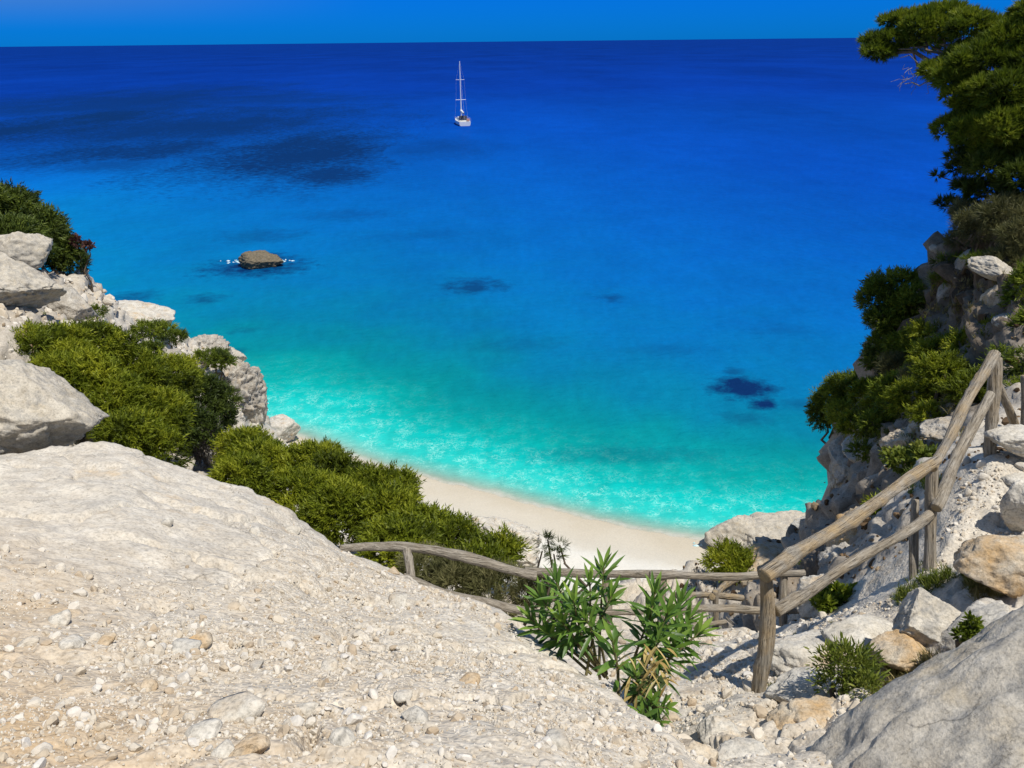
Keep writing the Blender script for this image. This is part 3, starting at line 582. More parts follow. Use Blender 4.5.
# gravel
def scatter_mesh(items, templates):
    Vs, Fs, vs, n = [], [], [], 0
    for (p, sc, rot, k, val) in items:
        V, Fc = templates[k]; W = (V*sc)@rot.T+p; Vs.append(W); Fs.append(Fc+n); vs.append(np.full(len(V), val)); n += len(V)
    return np.concatenate(Vs), np.concatenate(Fs), np.concatenate(vs)
def rotm(r):
    q = r.normal(size=4); q /= np.linalg.norm(q); w_, x, y, z = q
    return np.array([[1-2*(y*y+z*z), 2*(x*y-z*w_), 2*(x*z+y*w_)], [2*(x*y+z*w_), 1-2*(x*x+z*z), 2*(y*z-x*w_)], [2*(x*z-y*w_), 2*(y*z+x*w_), 1-2*(x*x+y*y)]])
PEB = [rock_shape(200+k, (1, .8, .6), 1, 0, 4, .55, .85) for k in range(6)]+[rock_shape(220+k, (1, .8, .55), 2, 0, 7, .5, .85) for k in range(6)]
def pebble_field(name, n, region, size, seed, mat, dens=None, cap=4.0):
    r = np.random.RandomState(seed+50); it = []; tries = 0
    while len(it) < n and tries < n*6:
        tries += 1; x, y = region(r)
        p, nr = ground_n(x, y)
        if dens and r.rand() > dens(p): continue
        s = size*(0.45+r.pareto(2.6)*0.55); s = min(s, size*cap)
        it.append((np.array(p)+np.array([0, 0, s*0.22]), s, rotm(r), r.randint(6, 12) if s > size*1.6 else r.randint(0, 6), r.rand()))
    V, Fc, vv = scatter_mesh(it, PEB)
    return tag(link(name, mesh_np(name, V, Fc, M[mat], False, {'v': vv})), kind='stuff')
t = NT('pebbles'); a = t.attr('v'); n = t.noise(30, 3)
c = t.ramp(a, [(0.0, (0.46, 0.36, 0.25)), (0.2, (0.56, 0.48, 0.37)), (0.6, (0.62, 0.56, 0.47)), (1.0, (0.68, 0.63, 0.56))])
t.L(t.mix(0.5, c, t.ramp(n, [(0.3, 0.7), (0.7, 1.08)]), 'MULTIPLY'), t.b.inputs['Base Color']); t.L(t.bump(n, 0.5, 0.01), t.b.inputs['Normal']); M['pebbles'] = t.m
t = NT('cliff_pebbles'); a = t.attr('v'); n = t.noise(12, 3)
c = t.ramp(a, [(0.0, (0.07, 0.04, 0.02)), (0.6, (0.20, 0.13, 0.07)), (0.85, (0.36, 0.28, 0.19)), (1.0, (0.60, 0.55, 0.47))])
t.L(t.mix(0.5, c, t.ramp(n, [(0.3, 0.6), (0.7, 1.08)]), 'MULTIPLY'), t.b.inputs['Base Color']); M['cliff_pebbles'] = t.m
def pix_region(x0, x1, y0, y1, dmin=1.6, dmax=8):
    """points over the ground the viewer sees in this part of the place, even in area"""
    cs = [P(x0, y1, 2), P(x1, y1, 2)]
    def f(r):
        while True:
            px = r.uniform(x0, x1); py = y1-(y1-y0)*(r.rand()**1.0)
            p = hit(px, py)[0]
            if dmin < (p-CAM).length < dmax: return p.x, p.y
    return f
mound = [P(*a) for a in [(-200, 900, 1.4), (-200, 520, 4.5), (150, 560, 4.4), (300, 505, 6.9), (345, 556, 6.7), (450, 594, 5.9), (520, 632, 4.9), (640, 720, 3.35), (690, 772, 2.7), (690, 950, 1.5)]]
mpoly = [(v.x, v.y) for v in mound]
def mound_region(r):
    while True:
        x = r.uniform(-3.4, 1.0); rr_ = r.uniform(0.9, 6.6)
        if r.rand() > (1.0 if rr_ < 3.2 else 0.75): continue
        if inside(x, rr_, mpoly): return x, rr_
def inside(x, y, poly):
    r = False; n = len(poly)
    for i in range(n):
        x1, y1 = poly[i]; x2, y2 = poly[(i+1) % n]
        if (y1 > y) != (y2 > y) and x < (x2-x1)*(y-y1)/(y2-y1+1e-12)+x1: r = not r
    return r
def clump(p):
    sm = min(1, max(0, (-p.x-0.9)/.7))*min(1, max(0, (p.y-2.7)/.7)) if p.x < 0 else 0
    if random.random() < sm*.93: return 0
    v = 0.5+0.9*mnoise.fractal((p.x*1.3, p.y*1.3, 0.0), 0.6, 2.0, 3); return max(0.12, min(1, v))
pebble_field('gravel', 30000, mound_region, 0.0075, 1, 'pebbles', clump, 3.5)
pebble_field('rubble', 800, mound_region, 0.019, 2, 'pebbles', clump, 1.9)
ppoly = [(v.x, v.y) for v in [P(*a) for a in [(690, 775, 2.9), (640, 715, 3.6), (600, 670, 5.2), (610, 640, 7.0), (790, 636, 7.3), (880, 610, 5.7), (1030, 560, 5), (1040, 430, 6.7), (985, 440, 6.9), (925, 565, 5.9), (890, 700, 4.4), (880, 760, 3.4)]]]
def path_region(r):
    while True:
        x = r.uniform(.3, 5.2); y = r.uniform(1.6, 7)
        if inside(x, y, ppoly): return x, y
pebble_field('gravel', 6500, path_region, 0.013, 3, 'pebbles', clump)
pebble_field('rubble', 260, path_region, 0.022, 4, 'pebbles', clump, 2.6)
def cliff_region(r): return r.uniform(2.5, 8.5), r.uniform(5.5, 14)
pebble_field('rubble', 4200, cliff_region, 0.032, 5, 'cliff_pebbles', None, 2.5)
def left_region(r):
    while True:
        x = r.uniform(-13.5, -7); y = r.uniform(11, 36)
        if y < 18 or x < -8: return x, y
pebble_field('rubble', 4500, left_region, 0.085, 6, 'pebbles', None, 3)
# foam
t = NT('foam'); t.L(t.ramp(t.noise(2, 5, .7), [(0.4, (0.35, 0.62, 0.66)), (0.6, (0.85, 0.9, 0.9))]), t.b.inputs['Base Color']); M['foam'] = t.m
def foam(px, py, w_, h_, seed, n=40):
    r = np.random.RandomState(seed); c = onz(px, py); it = []
    for k in range(n):
        p = np.array([c.x+r.normal()*w_, c.y+r.normal()*h_, 0.03]); s = abs(r.normal())*0.09*w_+0.03
        it.append((p, np.array([s*1.6, s, 0.12]), np.eye(3), r.randint(0, 6), .5))
    V, Fc, vv = scatter_mesh([(p, s, m, k, v) for p, s, m, k, v in it], PEB); tag(link('sea_foam', mesh_np('sea_foam', V, Fc, M['foam'], True)), kind='stuff')
foam(237, 262, .65, .25, 1, 22); foam(282, 261, .65, .25, 2, 16); foam(262, 409, .25, .5, 4, 12); foam(268, 421, .3, .3, 5, 10); foam(705, 548, .4, .15, 6, 6)

# ---------------------------------------------------------------- wooden fences
t = NT('weathered_wood'); tcn = t.n.new('ShaderNodeTexCoord')
g = t.noise(9, 5, 0.65, t.mapping((5, 5, 0.45), vec=tcn.outputs['Object'])); g2 = t.noise(5, 4, 0.6, vec=tcn.outputs['Object']); kn = t.noise(30, 3, 0.6, t.mapping((4, 4, 0.2), vec=tcn.outputs['Object']))
c = t.mix(t.ramp(g, [(0.32, 0.0), (0.68, 1.0)]), (0.14, 0.118, 0.09), (0.43, 0.385, 0.32))
c = t.mix(t.math('MULTIPLY', t.ramp(g2, [(0.40, 0.0), (0.60, 0.7)]), t.attr('warm')), c, (0.42, 0.29, 0.14))
c = t.mix(t.ramp(kn, [(0.30, 0.9), (0.43, 0.0)]), c, (0.035, 0.028, 0.02))
ck = t.noise(7, 3, 0.6, t.mapping((9, 9, 0.22), vec=tcn.outputs['Object'])); ckm = t.ramp(t.math('ABSOLUTE', t.math('SUBTRACT', ck, 0.5)), [(0.0, 1.0), (0.012, 0.0)])
c = t.mix(t.math('MULTIPLY', ckm, .8), c, (0.03, 0.022, 0.016))
c = t.mix(t.attr('endg'), c, (0.40, 0.30, 0.17))
t.L(c, t.b.inputs['Base Color']); t.L(t.bump(t.math('ADD', g, t.math('MULTIPLY', kn, 0.7)), 0.9, 0.02), t.b.inputs['Normal']); M['wood'] = t.m
def log(name, pts, radii, parent, seed=0, warm=0.6, seg=18, res=0.03):
    """a peeled log through pts: mesh in local space with Z along its first run"""
    pts = [Vector(p) for p in pts]; org = pts[0].copy(); ax = (pts[-1]-pts[0]).normalized(); q = Vector((0, 0, 1)).rotation_difference(ax); qi = q.inverted()
    loc = [qi @ (p-org) for p in pts]
    # resample (Catmull-Rom)
    L = [0]
    for a, b in zip(loc[:-1], loc[1:]): L.append(L[-1]+(b-a).length)
    n = max(8, int(L[-1]/res)); ring = []
    def cr(i, tt):
        p0 = loc[max(i-1, 0)]; p1 = loc[i]; p2 = loc[i+1]; p3 = loc[min(i+2, len(loc)-1)]
        return 0.5*((2*p1)+(p2-p0)*tt+(2*p0-5*p1+4*p2-p3)*tt*tt+(3*p1-p0-3*p2+p3)*tt**3)
    for k in range(n+1):
        s = L[-1]*k/n; i = min(max(j for j in range(len(L)) if L[j] <= s+1e-9), len(L)-2); tt = (s-L[i])/(L[i+1]-L[i])
        ring.append((cr(i, tt), 0.80*(radii[i]*(1-tt)+radii[i+1]*tt)))
    rb = random.Random(seed+77); a1, a2, p1_, p2_ = rb.uniform(.006, .016), rb.uniform(.004, .010), rb.uniform(0, 6), rb.uniform(0, 6)
    ring = [(c_+Vector((a1*math.sin(c_.z*5.2+p1_)-a1*math.sin(p1_), a1*math.sin(c_.z*4.1+p2_)-a1*math.sin(p2_), 0))*min(1, c_.z*3), r_*(1+.07*math.sin(c_.z*9+p2_))) for c_, r_ in ring]
    V = []; rnd = random.Random(seed); ph = rnd.uniform(0, 6.28)
    for k, (c_, r_) in enumerate(ring):
        for j in range(seg):
            a = 2*math.pi*j/seg; V.append((c_.x+math.cos(a)*r_*(1+.06*math.sin(2*a+ph)), c_.y+math.sin(a)*r_*(1+.06*math.sin(2*a+ph)), c_.z))
    V = np.array(V); nn = fbm(V*[1, 1, .35]+seed*2.3, 11, 3, seed); rad = V-np.repeat(np.array([tuple(c_) for c_, _ in ring]), seg, 0); V = V+rad*(0.16*nn)[:, None]
    knots = [(rnd.uniform(0.05, .95)*L[-1], rnd.uniform(0, 6.28)) for _ in range(int(L[-1]*3)+1)]
    ang = np.arctan2(rad[:, 1], rad[:, 0])
    for kz, ka in knots:
        dd = ((V[:, 2]-kz)/.035)**2+(np.angle(np.exp(1j*(ang-ka)))/.45)**2; V += rad*(0.28*np.exp(-dd))[:, None]
    Fc = []
    for k in range(n):
        for j in range(seg): Fc.append((k*seg+j, k*seg+(j+1) % seg, (k+1)*seg+(j+1) % seg, (k+1)*seg+j))
    # rounded ends: two shrinking rings and a point
    eg = [0.0]*len(V); V = V.tolist()
    for end, sgn in ((0, -1), (n, 1)):
        c_, r_ = ring[end]; prev = [end*seg+j for j in range(seg)]
        for f_, o_ in ((.86, .10), (.45, .16), (.02, .18)):
            cur = []
            for j in range(seg):
                b_ = V[end*seg+j]; cur.append(len(V)); V.append((c_.x+(b_[0]-c_.x)*f_, c_.y+(b_[1]-c_.y)*f_, c_.z+(b_[2]-c_.z)*f_+sgn*o_*r_)); eg.append(1.0 if f_ < .8 else .3)
            for j in range(seg):
                qd = (prev[j], prev[(j+1) % seg], cur[(j+1) % seg], cur[j]); Fc.append(qd if sgn > 0 else qd[::-1])
            prev = cur
    me = mesh_np(name, V, Fc, M['wood'], True, {'endg': eg, 'warm': [warm]*len(V)})
    o = link(name, me, parent); pm = parent.location
    o.location = org-pm; o.rotation_mode = 'QUATERNION'; o.rotation_quaternion = q
    return o
pxr = lambda w_, d: w_/2/F*d
f1_ = empty('wooden_fence', hit(758, 688)[0], 'rustic log fence climbing along the path at the right from the corner post', 'fence')
A_t, A_b = P(767, 574, 4.85), P(757, 700, 5.0)
B_t, B_b = P(934, 462, 5.8), P(929, 585, 5.85)
C_t, C_b = P(993, 358, 6.55), P(990, 462, 6.65)
log('post', [A_b, (A_t+A_b)/2+Vector((.01, 0, 0)), A_t], [.058, .056, .052], f1_, 1, .9)
log('post', [B_b, B_t-Vector((0, 0, .05))], [.060, .052], f1_, 2, .3)
log('post', [B_b+Vector((-.085, .06, 0)), B_t+Vector((-.05, .06, -.35))], [.04, .035], f1_, 3, .3)
log('post', [C_b, C_t], [.055, .062], f1_, 4, .4)
off = Vector((-.02, -.05, 0))
log('rail', [P(764, 576, 4.72), P(850, 520, 5.2), P(938, 460, 5.68)], [.058, .052, .048], f1_, 5, 1.0)
log('rail', [P(932, 468, 5.66), P(962, 412, 6.1), P(994, 354, 6.45)], [.046, .052, .056], f1_, 6, .7)
log('rail', [P(776, 611, 4.92), P(850, 566, 5.35), P(931, 514, 5.74)], [.046, .042, .040], f1_, 7, .3)
log('rail', [P(936, 508, 5.72), P(962, 452, 6.15), P(990, 394, 6.5)], [.050, .052, .044], f1_, 8, .2)
log('brace', [P(996, 378, 6.72), P(1014, 432, 7.3)], [.04, .045], f1_, 9, .6)
log('post', [P(1025, 440, 7.0), P(1024, 376, 6.9)], [.05, .05], f1_, 10, .3)
f2_ = empty('wooden_fence', hit(640, 640)[0], 'grey log fence running across behind the oleander above the beach', 'fence')
log('rail', [P(340, 549, 7.0), P(375, 545, 7.15), P(410, 546, 7.2), P(470, 559, 7.25), P(536, 574, 7.3)], [.042, .046, .052, .056, .050], f2_, 11, .1)
log('rail', [P(404, 576, 6.8), P(450, 594, 6.95), P(500, 606, 7.1), P(545, 614, 7.25)], [.03, .05, .05, .045], f2_, 12, .1)
log('rail', [P(525, 571, 7.35), P(600, 573, 7.4), P(675, 575, 7.35)], [.045, .045, .045], f2_, 13, .2)
log('rail', [P(650, 575, 7.25), P(720, 575, 7.25), P(804, 573, 7.3)], [.045, .044, .042], f2_, 14, .2)
log('rail', [P(530, 612, 7.35), P(620, 612, 7.4), P(690, 609, 7.35)], [.04, .04, .04], f2_, 15, .2)
log('rail', [P(680, 610, 7.3), P(740, 607, 7.3), P(798, 609, 7.3)], [.042, .042, .036], f2_, 16, .3)
log('post', [P(412, 590, 6.95), P(409, 550, 7.15)], [.052, .050], f2_, 17, .2)
log('post', [P(412, 640, 6.95+.45), P(412, 588, 6.97)], [.05, .052], f2_, 171, .2) if False else None
log('post', [P(606, 655, 7.55), P(606, 577, 7.45)], [.05, .048], f2_, 18, .3)
log('post', [P(662, 690, 6.2), P(663, 600, 7.2)], [.055, .05], f2_, 19, .4) if False else log('post', [P(663, 652, 7.3), P(663, 578, 7.3)], [.055, .05], f2_, 19, .4)
log('post', [P(783, 648, 7.3), P(786, 575, 7.3)], [.050, .048], f2_, 20, .3)
f3_ = empty('wooden_fence', P(712, 640, 9.6), 'lower flight of log fence glimpsed through the rails beyond the oleander', 'fence')
log('rail', [P(676, 595, 9.3), P(742, 598, 9.6)], [.045, .045], f3_, 21, .8)
log('rail', [P(712, 597, 9.3), P(738, 578, 10.6)], [.05, .05], f3_, 22, .9)
log('rail', [P(670, 628, 8.9), P(726, 621, 9.3)], [.045, .04], f3_, 23, .3)
log('post', [P(714, 650, 9.4), P(715, 592, 9.3)], [.05, .05], f3_, 24, .4)
log('post', [P(690, 650, 9.0), P(690, 592, 9.1)], [.045, .045], f3_, 25, .4)
# ---------------------------------------------------------------- vegetation
def blades(r, n, length, width, spread, curl=0.15, base=0.0):
    """a tuft of n narrow leaves round +Z, unit size; returns V, F (triangles), along"""
    V = []; Fc = []
    for k in range(n):
        a = r.uniform(0, 2*math.pi); tl = abs(r.normal())*spread*0.7+0.08; tl = min(tl, 1.5)
        d = np.array([math.cos(a)*math.sin(tl), math.sin(a)*math.sin(tl), math.cos(tl)])
        s = np.cross(d, r.normal(size=3)); s /= np.linalg.norm(s)
        L = length*r.uniform(.6, 1.15); o = d*base*r.uniform(0, 1)
        m = o+d*L*.5+s*0; e = o+d*L+np.array([0, 0, -curl*L*r.rand()])
        b = len(V); V += [o-s*width*.35, o+s*width*.35, m-s*width*.5, m+s*width*.5, e]
        Fc += [(b, b+1, b+3), (b, b+3, b+2), (b+2, b+3, b+4)]
    return np.array(V), np.array(Fc)
def sprays(r, n, length, width):
    """juniper-like spray: feathery shoot with side leaflets"""
    V = []; Fc = []
    for k in range(n):
        a = r.uniform(0, 2*math.pi); tl = min(abs(r.normal())*0.45+.05, 1.3)
        d = np.array([math.cos(a)*math.sin(tl), math.sin(a)*math.sin(tl), math.cos(tl)]); L = length*r.uniform(.6, 1.2)
        for j in range(4):
            s = r.normal(size=3); s -= d*(s@d); s /= np.linalg.norm(s)
            o = d*L*(0.1+0.22*j); e = o+(d*0.75+s*0.55)*L*0.42; w_ = np.cross(d, s)*width*.5
            b = len(V); V += [o-w_, o+w_, e]; Fc.append((b, b+1, b+2))
    return np.array(V), np.array(Fc)
def align(r, n):
    n = n/np.linalg.norm(n); t_ = np.cross(n, r.normal(size=3)); t_ /= np.linalg.norm(t_); return np.stack([t_, np.cross(n, t_), n], 1)
TMPL = {}
rr0 = np.random.RandomState(5)
TMPL['juniper'] = [sprays(rr0, 7, 1.0, 0.13) for _ in range(6)]
TMPL['pine'] = [blades(rr0, 16, 1.0, 0.085, 0.9, 0.0) for _ in range(6)]
TMPL['leafy'] = [blades(rr0, 8, 0.8, 0.30, 1.1, 0.3, .4) for _ in range(6)]
TMPL['fine'] = [blades(rr0, 12, 1.0, 0.05, 0.7, 0.3, .2) for _ in range(6)]
TMPL['grass'] = [blades(rr0, 14, 1.0, 0.035, 0.55, 0.5, 0) for _ in range(6)]
TMPL['euph'] = [blades(rr0, 14, 0.45, 0.10, 0.9, 0.1, .9) for _ in range(6)]
def foliage(name, lobes, dens, size, kind, mat, parent, seed, up=0.35, gaps=0.0):
    if kind == 'juniper': gaps = gaps+.13
    """lobes: list of (centre Vector, radii (3)); tufts stand on the lobes' skins, denser where light reaches"""
    r = np.random.RandomState(seed); Vs, Fs, vs, n0 = [], [], [], 0; org = np.array(parent.location)
    ext = []
    for c_, rd_ in lobes:
        ext.append((c_, tuple(np.array(rd_)*.9)))
        for _ in range(7):
            d = r.normal(size=3); d /= np.linalg.norm(d); d[2] = abs(d[2])*.8-.15; f = r.uniform(.28, .5)
            ext.append((Vector(np.array(c_)+d*np.array(rd_)*.82), tuple(np.array(rd_)*f)))
    lobes = ext
    cs = np.array([tuple(l[0]) for l in lobes]); rs = np.array([l[1] for l in lobes], dtype=float)
    for li in range(len(lobes)):
        area = 4*math.pi*(np.prod(rs[li])**(2/3)); n = int(area*dens)
        for k in range(n):
            d = r.normal(size=3); d /= np.linalg.norm(d)
            if d[2] < -0.55 and r.rand() < .6: continue
            rad = 1-abs(r.normal())*0.14 if r.rand() < .8 else r.uniform(.35, 1.0)
            p = cs[li]+d*rs[li]*rad
            q = ((p-cs)/rs); q = np.sum(q*q, 1); q[li] = 9
            if q.min() < 0.45: continue
            nz = mnoise.noise((p[0]*1.9/size*.12+li, p[1]*1.9/size*.12, p[2]*1.9/size*.12))
            if nz < -0.5+gaps and r.rand() < .75: continue
            p = p+d*rs[li]*0.22*nz
            dirv = d+np.array([0, 0, up])+r.normal(size=3)*0.28
            V, Fc = TMPL[kind][r.randint(6)]; s = size*r.uniform(.6, 1.25)
            Vs.append((V*s)@align(r, dirv).T+p-org); Fs.append(Fc+n0); n0 += len(V)
            val = np.clip(0.43+0.75*nz+r.normal()*0.16+0.12*d[2], 0, 1); vs.append(np.full(len(V), val))  # lighter on tops, darker in hollows: crevice shade put into the leaf tone
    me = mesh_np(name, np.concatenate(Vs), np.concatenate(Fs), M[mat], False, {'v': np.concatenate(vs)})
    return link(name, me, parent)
def twigs(name, parent, segs, mat, nside=5):
    """segs: list of (p0, p1, r0, r1) in world space -> one mesh"""
    V, Fc = [], []; org = parent.location
    for p0, p1, r0, r1 in segs:
        p0 = Vector(p0); p1 = Vector(p1); ax = (p1-p0).normalized(); t_ = ax.orthogonal().normalized(); b_ = ax.cross(t_); n0 = len(V)
        for p, rr_ in ((p0, r0), (p1, r1)):
            for j in range(nside):
                a = 2*math.pi*j/nside; V.append(tuple(p-org+t_*math.cos(a)*rr_+b_*math.sin(a)*rr_))
        for j in range(nside): Fc.append((n0+j, n0+(j+1) % nside, n0+nside+(j+1) % nside, n0+nside+j))
    me = mesh_np(name, V, Fc, M[mat], True, {'v': [0.5]*len(V)}); return link(name, me, parent)
def limb(p0, p1, r0, r1, seed, n=6, wob=0.08):
    r = np.random.RandomState(seed); p0 = Vector(p0); p1 = Vector(p1); L = (p1-p0).length; pts = [p0]
    for k in range(1, n): pts.append(p0.lerp(p1, k/n)+Vector(r.normal(size=3))*L*wob*math.sin(math.pi*k/n))
    pts.append(p1); return [(pts[k], pts[k+1]+(pts[k+1]-pts[k])*.05, r0+(r1-r0)*k/n, r0+(r1-r0)*(k+1)/n) for k in range(n)]
def L_(px, py, d, rx, ry=None, rz=None):
    """lobe with radii given in pixels at that depth"""
    k = d/F; rx = rx*k; rz = (rz*k if rz else rx); ry = ry*k if ry else rx
    return (P(px, py, d), (rx, ry, rz))
def shrub(lobes, label, seed, dens=260, size=0.16, kind='juniper', mat='juniper', name='shrub', cat='shrub', group=None, up=.35, stem=True, gaps=0.0, stemmat='bark'):
    cx_ = sum((l[0] for l in lobes), Vector())/len(lobes); gz = ground(cx_.x, cx_.y); low = min(l[0].z-l[1][2] for l in lobes)
    base = Vector((cx_.x, cx_.y, min(gz, cx_.z-.1)))
    if base.z < low-1.5: base.z = low-.3
    e = empty(name, base, label, cat, group)
    foliage('foliage', lobes, dens, size, kind, mat, e, seed, up, gaps)
    if stem:
        sg = []
        for i, l in enumerate(lobes): sg += limb(base, l[0], .02+l[1][0]*.06, .008+l[1][0]*.015, seed+i)
        twigs('stem', e, sg, stemmat)
    return e
GJ = 'junipers on the slope between the path and the beach'
shrub([L_(50, 352, 13.6, 36, 34, 24), L_(88, 348, 14.4, 34, 30, 26), L_(30, 345, 13.2, 18, 20, 14), L_(70, 385, 12.8, 38, 30, 30)], 'bushy green juniper just above the large boulder on the left', 1, group=GJ)
shrub([L_(130, 375, 15.0, 36, 30, 26), L_(165, 385, 15.8, 34, 30, 28), L_(110, 405, 12.8, 40, 30, 32), L_(150, 420, 13.2, 36, 30, 30)], 'widest green juniper in the middle of the left slope', 2, group=GJ)
shrub([L_(195, 400, 17.0, 30, 28, 28), L_(214, 418, 17.5, 20, 20, 22), L_(190, 430, 15.0, 22, 24, 22)], 'dark green juniper at the right end of the left slope mass', 3, dens=200, mat='dark_leaf', group=GJ)
shrub([L_(160, 452, 12.0, 30, 26, 22), L_(125, 435, 11.6, 26, 26, 20)], 'low green juniper showing right above the crest of the gravel slope', 31, group=GJ)
shrub([L_(206, 445, 15.4, 14, 16, 30), L_(195, 425, 15.6, 12, 14, 20)], 'grey leafless bush between the two juniper masses', 4, dens=500, size=.14, kind='fine', mat='grey_twig', gaps=.2)
shrub([L_(245, 452, 14.8, 26, 28, 20), L_(262, 470, 13.8, 34, 30, 26), L_(240, 482, 12.0, 26, 26, 24)], 'green juniper at the top of the long bush row beside the white crag', 5, group=GJ)
shrub([L_(310, 468, 13.8, 34, 30, 22), L_(340, 480, 13.2, 34, 30, 24), L_(300, 500, 12.2, 38, 30, 28), L_(345, 515, 11.6, 38, 30, 28)], 'bright green juniper beside the left end of the beach', 6, group=GJ)
shrub([L_(378, 490, 12.6, 30, 26, 20), L_(385, 515, 11.6, 34, 28, 24), L_(400, 500, 12.0, 14, 14, 10)], 'green juniper whose branch tips reach over the sand', 7, group=GJ)
shrub([L_(420, 532, 11.0, 34, 26, 18), L_(455, 543, 10.6, 30, 24, 16), L_(400, 545, 10.2, 36, 28, 22)], 'green juniper right above the bend of the grey log rail', 8, group=GJ)
shrub([L_(485, 553, 10.2, 24, 22, 13), L_(505, 552, 10.4, 18, 18, 9), L_(478, 570, 9.6, 30, 22, 16)], 'low green juniper at the lower right end of the bush row', 9, group=GJ)
shrub([L_(455, 580, 8.9, 36, 26, 18), L_(500, 590, 8.8, 36, 28, 20), L_(530, 592, 8.7, 22, 20, 14), L_(425, 568, 9.2, 26, 22, 16)], 'brownish olive shrub seen between the two grey rails', 10, dens=420, size=.13, mat='olive_leaf', kind='fine')
shrub([L_(548, 541, 8.4, 7, 7, 4), L_(560, 546, 8.3, 5, 5, 4), L_(554, 555, 8.3, 6, 6, 5), L_(542, 552, 8.3, 4, 4, 4)], 'small dark leafy sapling poking above the rail left of the oleander', 11, dens=330, size=.10, kind='fine', mat='dark_leaf')
shrub([L_(732, 562, 13.8, 22, 18, 10), L_(726, 552, 14.0, 10, 10, 7), L_(745, 568, 13.6, 14, 12, 8)], 'small round juniper above the rail left of the corner post', 12, dens=320)
# headland left
shrub([L_(8, 210, 20, 28, 26, 22), L_(36, 232, 20, 24, 24, 22), L_(0, 238, 18.6, 34, 28, 18), L_(-40, 210, 19, 40, 30, 34)], 'big dark shrub on top of the left headland', 13, dens=130, size=.24, mat='dark_leaf')
shrub([L_(52, 252, 20.4, 22, 20, 15), L_(70, 262, 20.6, 15, 14, 11), L_(30, 250, 19.0, 24, 20, 10)], 'lower dark shrub hanging over the rocks at the tip of the left headland', 14, dens=150, size=.2, mat='dark_leaf')
shrub([L_(88, 246, 20.2, 3, 3, 3), L_(76, 241, 20.3, 3, 3, 5)], 'small reddish brown twig tip beside the dark shrub on the left headland', 15, dens=300, size=.13, kind='leafy', mat='red_leaf')
shrub([L_(150, 330, 22, 18, 14, 5), L_(172, 338, 23, 12, 12, 5)], 'flat green cushion shrub on the ridge behind the smooth white rock', 16, dens=200, size=.17, mat='green_leaf')
shrub([L_(212, 356, 27.5, 16, 14, 5), L_(222, 362, 28, 10, 10, 4)], 'flat green cushion shrub on the white rock at the end of the left ridge', 17, dens=150, size=.2, mat='green_leaf')
shrub([L_(95, 312, 19.5, 10, 9, 3)], 'tiny green tuft on the rocks above the left juniper', 18, dens=260, size=.13, mat='green_leaf')
shrub([L_(148, 352, 20, 12, 10, 8)], 'small ragged green shrub behind the top of the left juniper mass', 181, dens=200, size=.16, mat='green_leaf')
# right cliff
GR = 'shrubs on the right cliff'
shrub([L_(898, 290, 13.0, 26, 20, 20), L_(878, 300, 13.0, 18, 16, 14), L_(912, 305, 12.6, 18, 18, 16), L_(890, 320, 12.8, 22, 18, 14)], 'rounded bright green shrub highest on the seaward side of the right cliff', 20, dens=330, size=.13, mat='green_leaf', kind='juniper', group=GR)
shrub([L_(892, 345, 12.9, 24, 18, 20), L_(915, 350, 12.2, 24, 20, 20), L_(880, 360, 13.3, 14, 14, 14)], 'dense green shrub in the middle of the seaward edge of the right cliff', 21, dens=330, size=.12, mat='green_leaf', group=GR)
shrub([L_(850, 392, 15.0, 24, 18, 20), L_(830, 405, 15.4, 18, 16, 18), L_(853, 415, 14.6, 24, 18, 16), L_(822, 418, 15.5, 12, 12, 12)], 'dark green shrub overhanging the sea at the cliff corner', 22, dens=280, size=.14, mat='green_leaf', group=GR)
shrub([L_(905, 395, 11.6, 30, 20, 24), L_(935, 405, 10.8, 28, 20, 20), L_(885, 425, 11.8, 20, 18, 12)], 'wide olive green shrub just behind the steep fence rail', 23, dens=330, size=.12, mat='green_leaf', group=GR)
shrub([L_(945, 360, 11.0, 28, 20, 22), L_(975, 352, 10.4, 26, 20, 18), L_(955, 385, 10.3, 26, 20, 18)], 'yellowish green shrub at the foot of the brown cliff face', 24, dens=330, size=.12, mat='juniper', group=GR)
shrub([L_(990, 385, 9.4, 24, 18, 16), L_(1015, 365, 9.0, 22, 18, 18), L_(1030, 395, 8.4, 20, 18, 14)], 'green shrub behind the top post of the fence', 25, dens=360, size=.11, mat='green_leaf', group=GR)
shrub([L_(1022, 290, 9.6, 10, 12, 28), L_(1030, 330, 9.3, 14, 14, 20)], 'bright green upright shrub cut by the right edge beside the brown cliff', 26, dens=360, size=.12, mat='green_leaf', group=GR)
shrub([L_(1005, 215, 10.8, 28, 22, 20), L_(980, 225, 11.2, 22, 18, 18), L_(1010, 262, 10.5, 22, 18, 14), L_(968, 215, 11.8, 14, 14, 14), L_(1030, 240, 10.4, 24, 20, 20), L_(960, 240, 11.8, 12, 12, 8)], 'dry olive grey shrub hanging under the pine', 27, dens=420, size=.13, kind='fine', mat='olive_leaf', gaps=.15)
shrub([L_(990, 262, 10.8, 20, 18, 8), L_(955, 262, 11.8, 16, 12, 7), L_(940, 280, 11.9, 10, 10, 6)], 'straggly green cushion on top of the brown cliff face', 28, dens=350, size=.11, kind='fine', mat='green_leaf', gaps=.1)
shrub([L_(895, 510, 8.2, 22, 18, 14), L_(905, 522, 7.8, 14, 14, 10)], 'bright green shrub framed between the rails left of the middle post', 29, dens=420, size=.10, mat='juniper')
shrub([L_(945, 375, 9.9, 26, 18, 20), L_(915, 400, 10.4, 26, 18, 20), L_(970, 392, 9.2, 22, 16, 14), L_(935, 415, 9.6, 20, 14, 10)], 'large bushy yellow green shrub directly behind the upper rail of the right fence', 300, dens=380, size=.11, mat='juniper', group=GR)
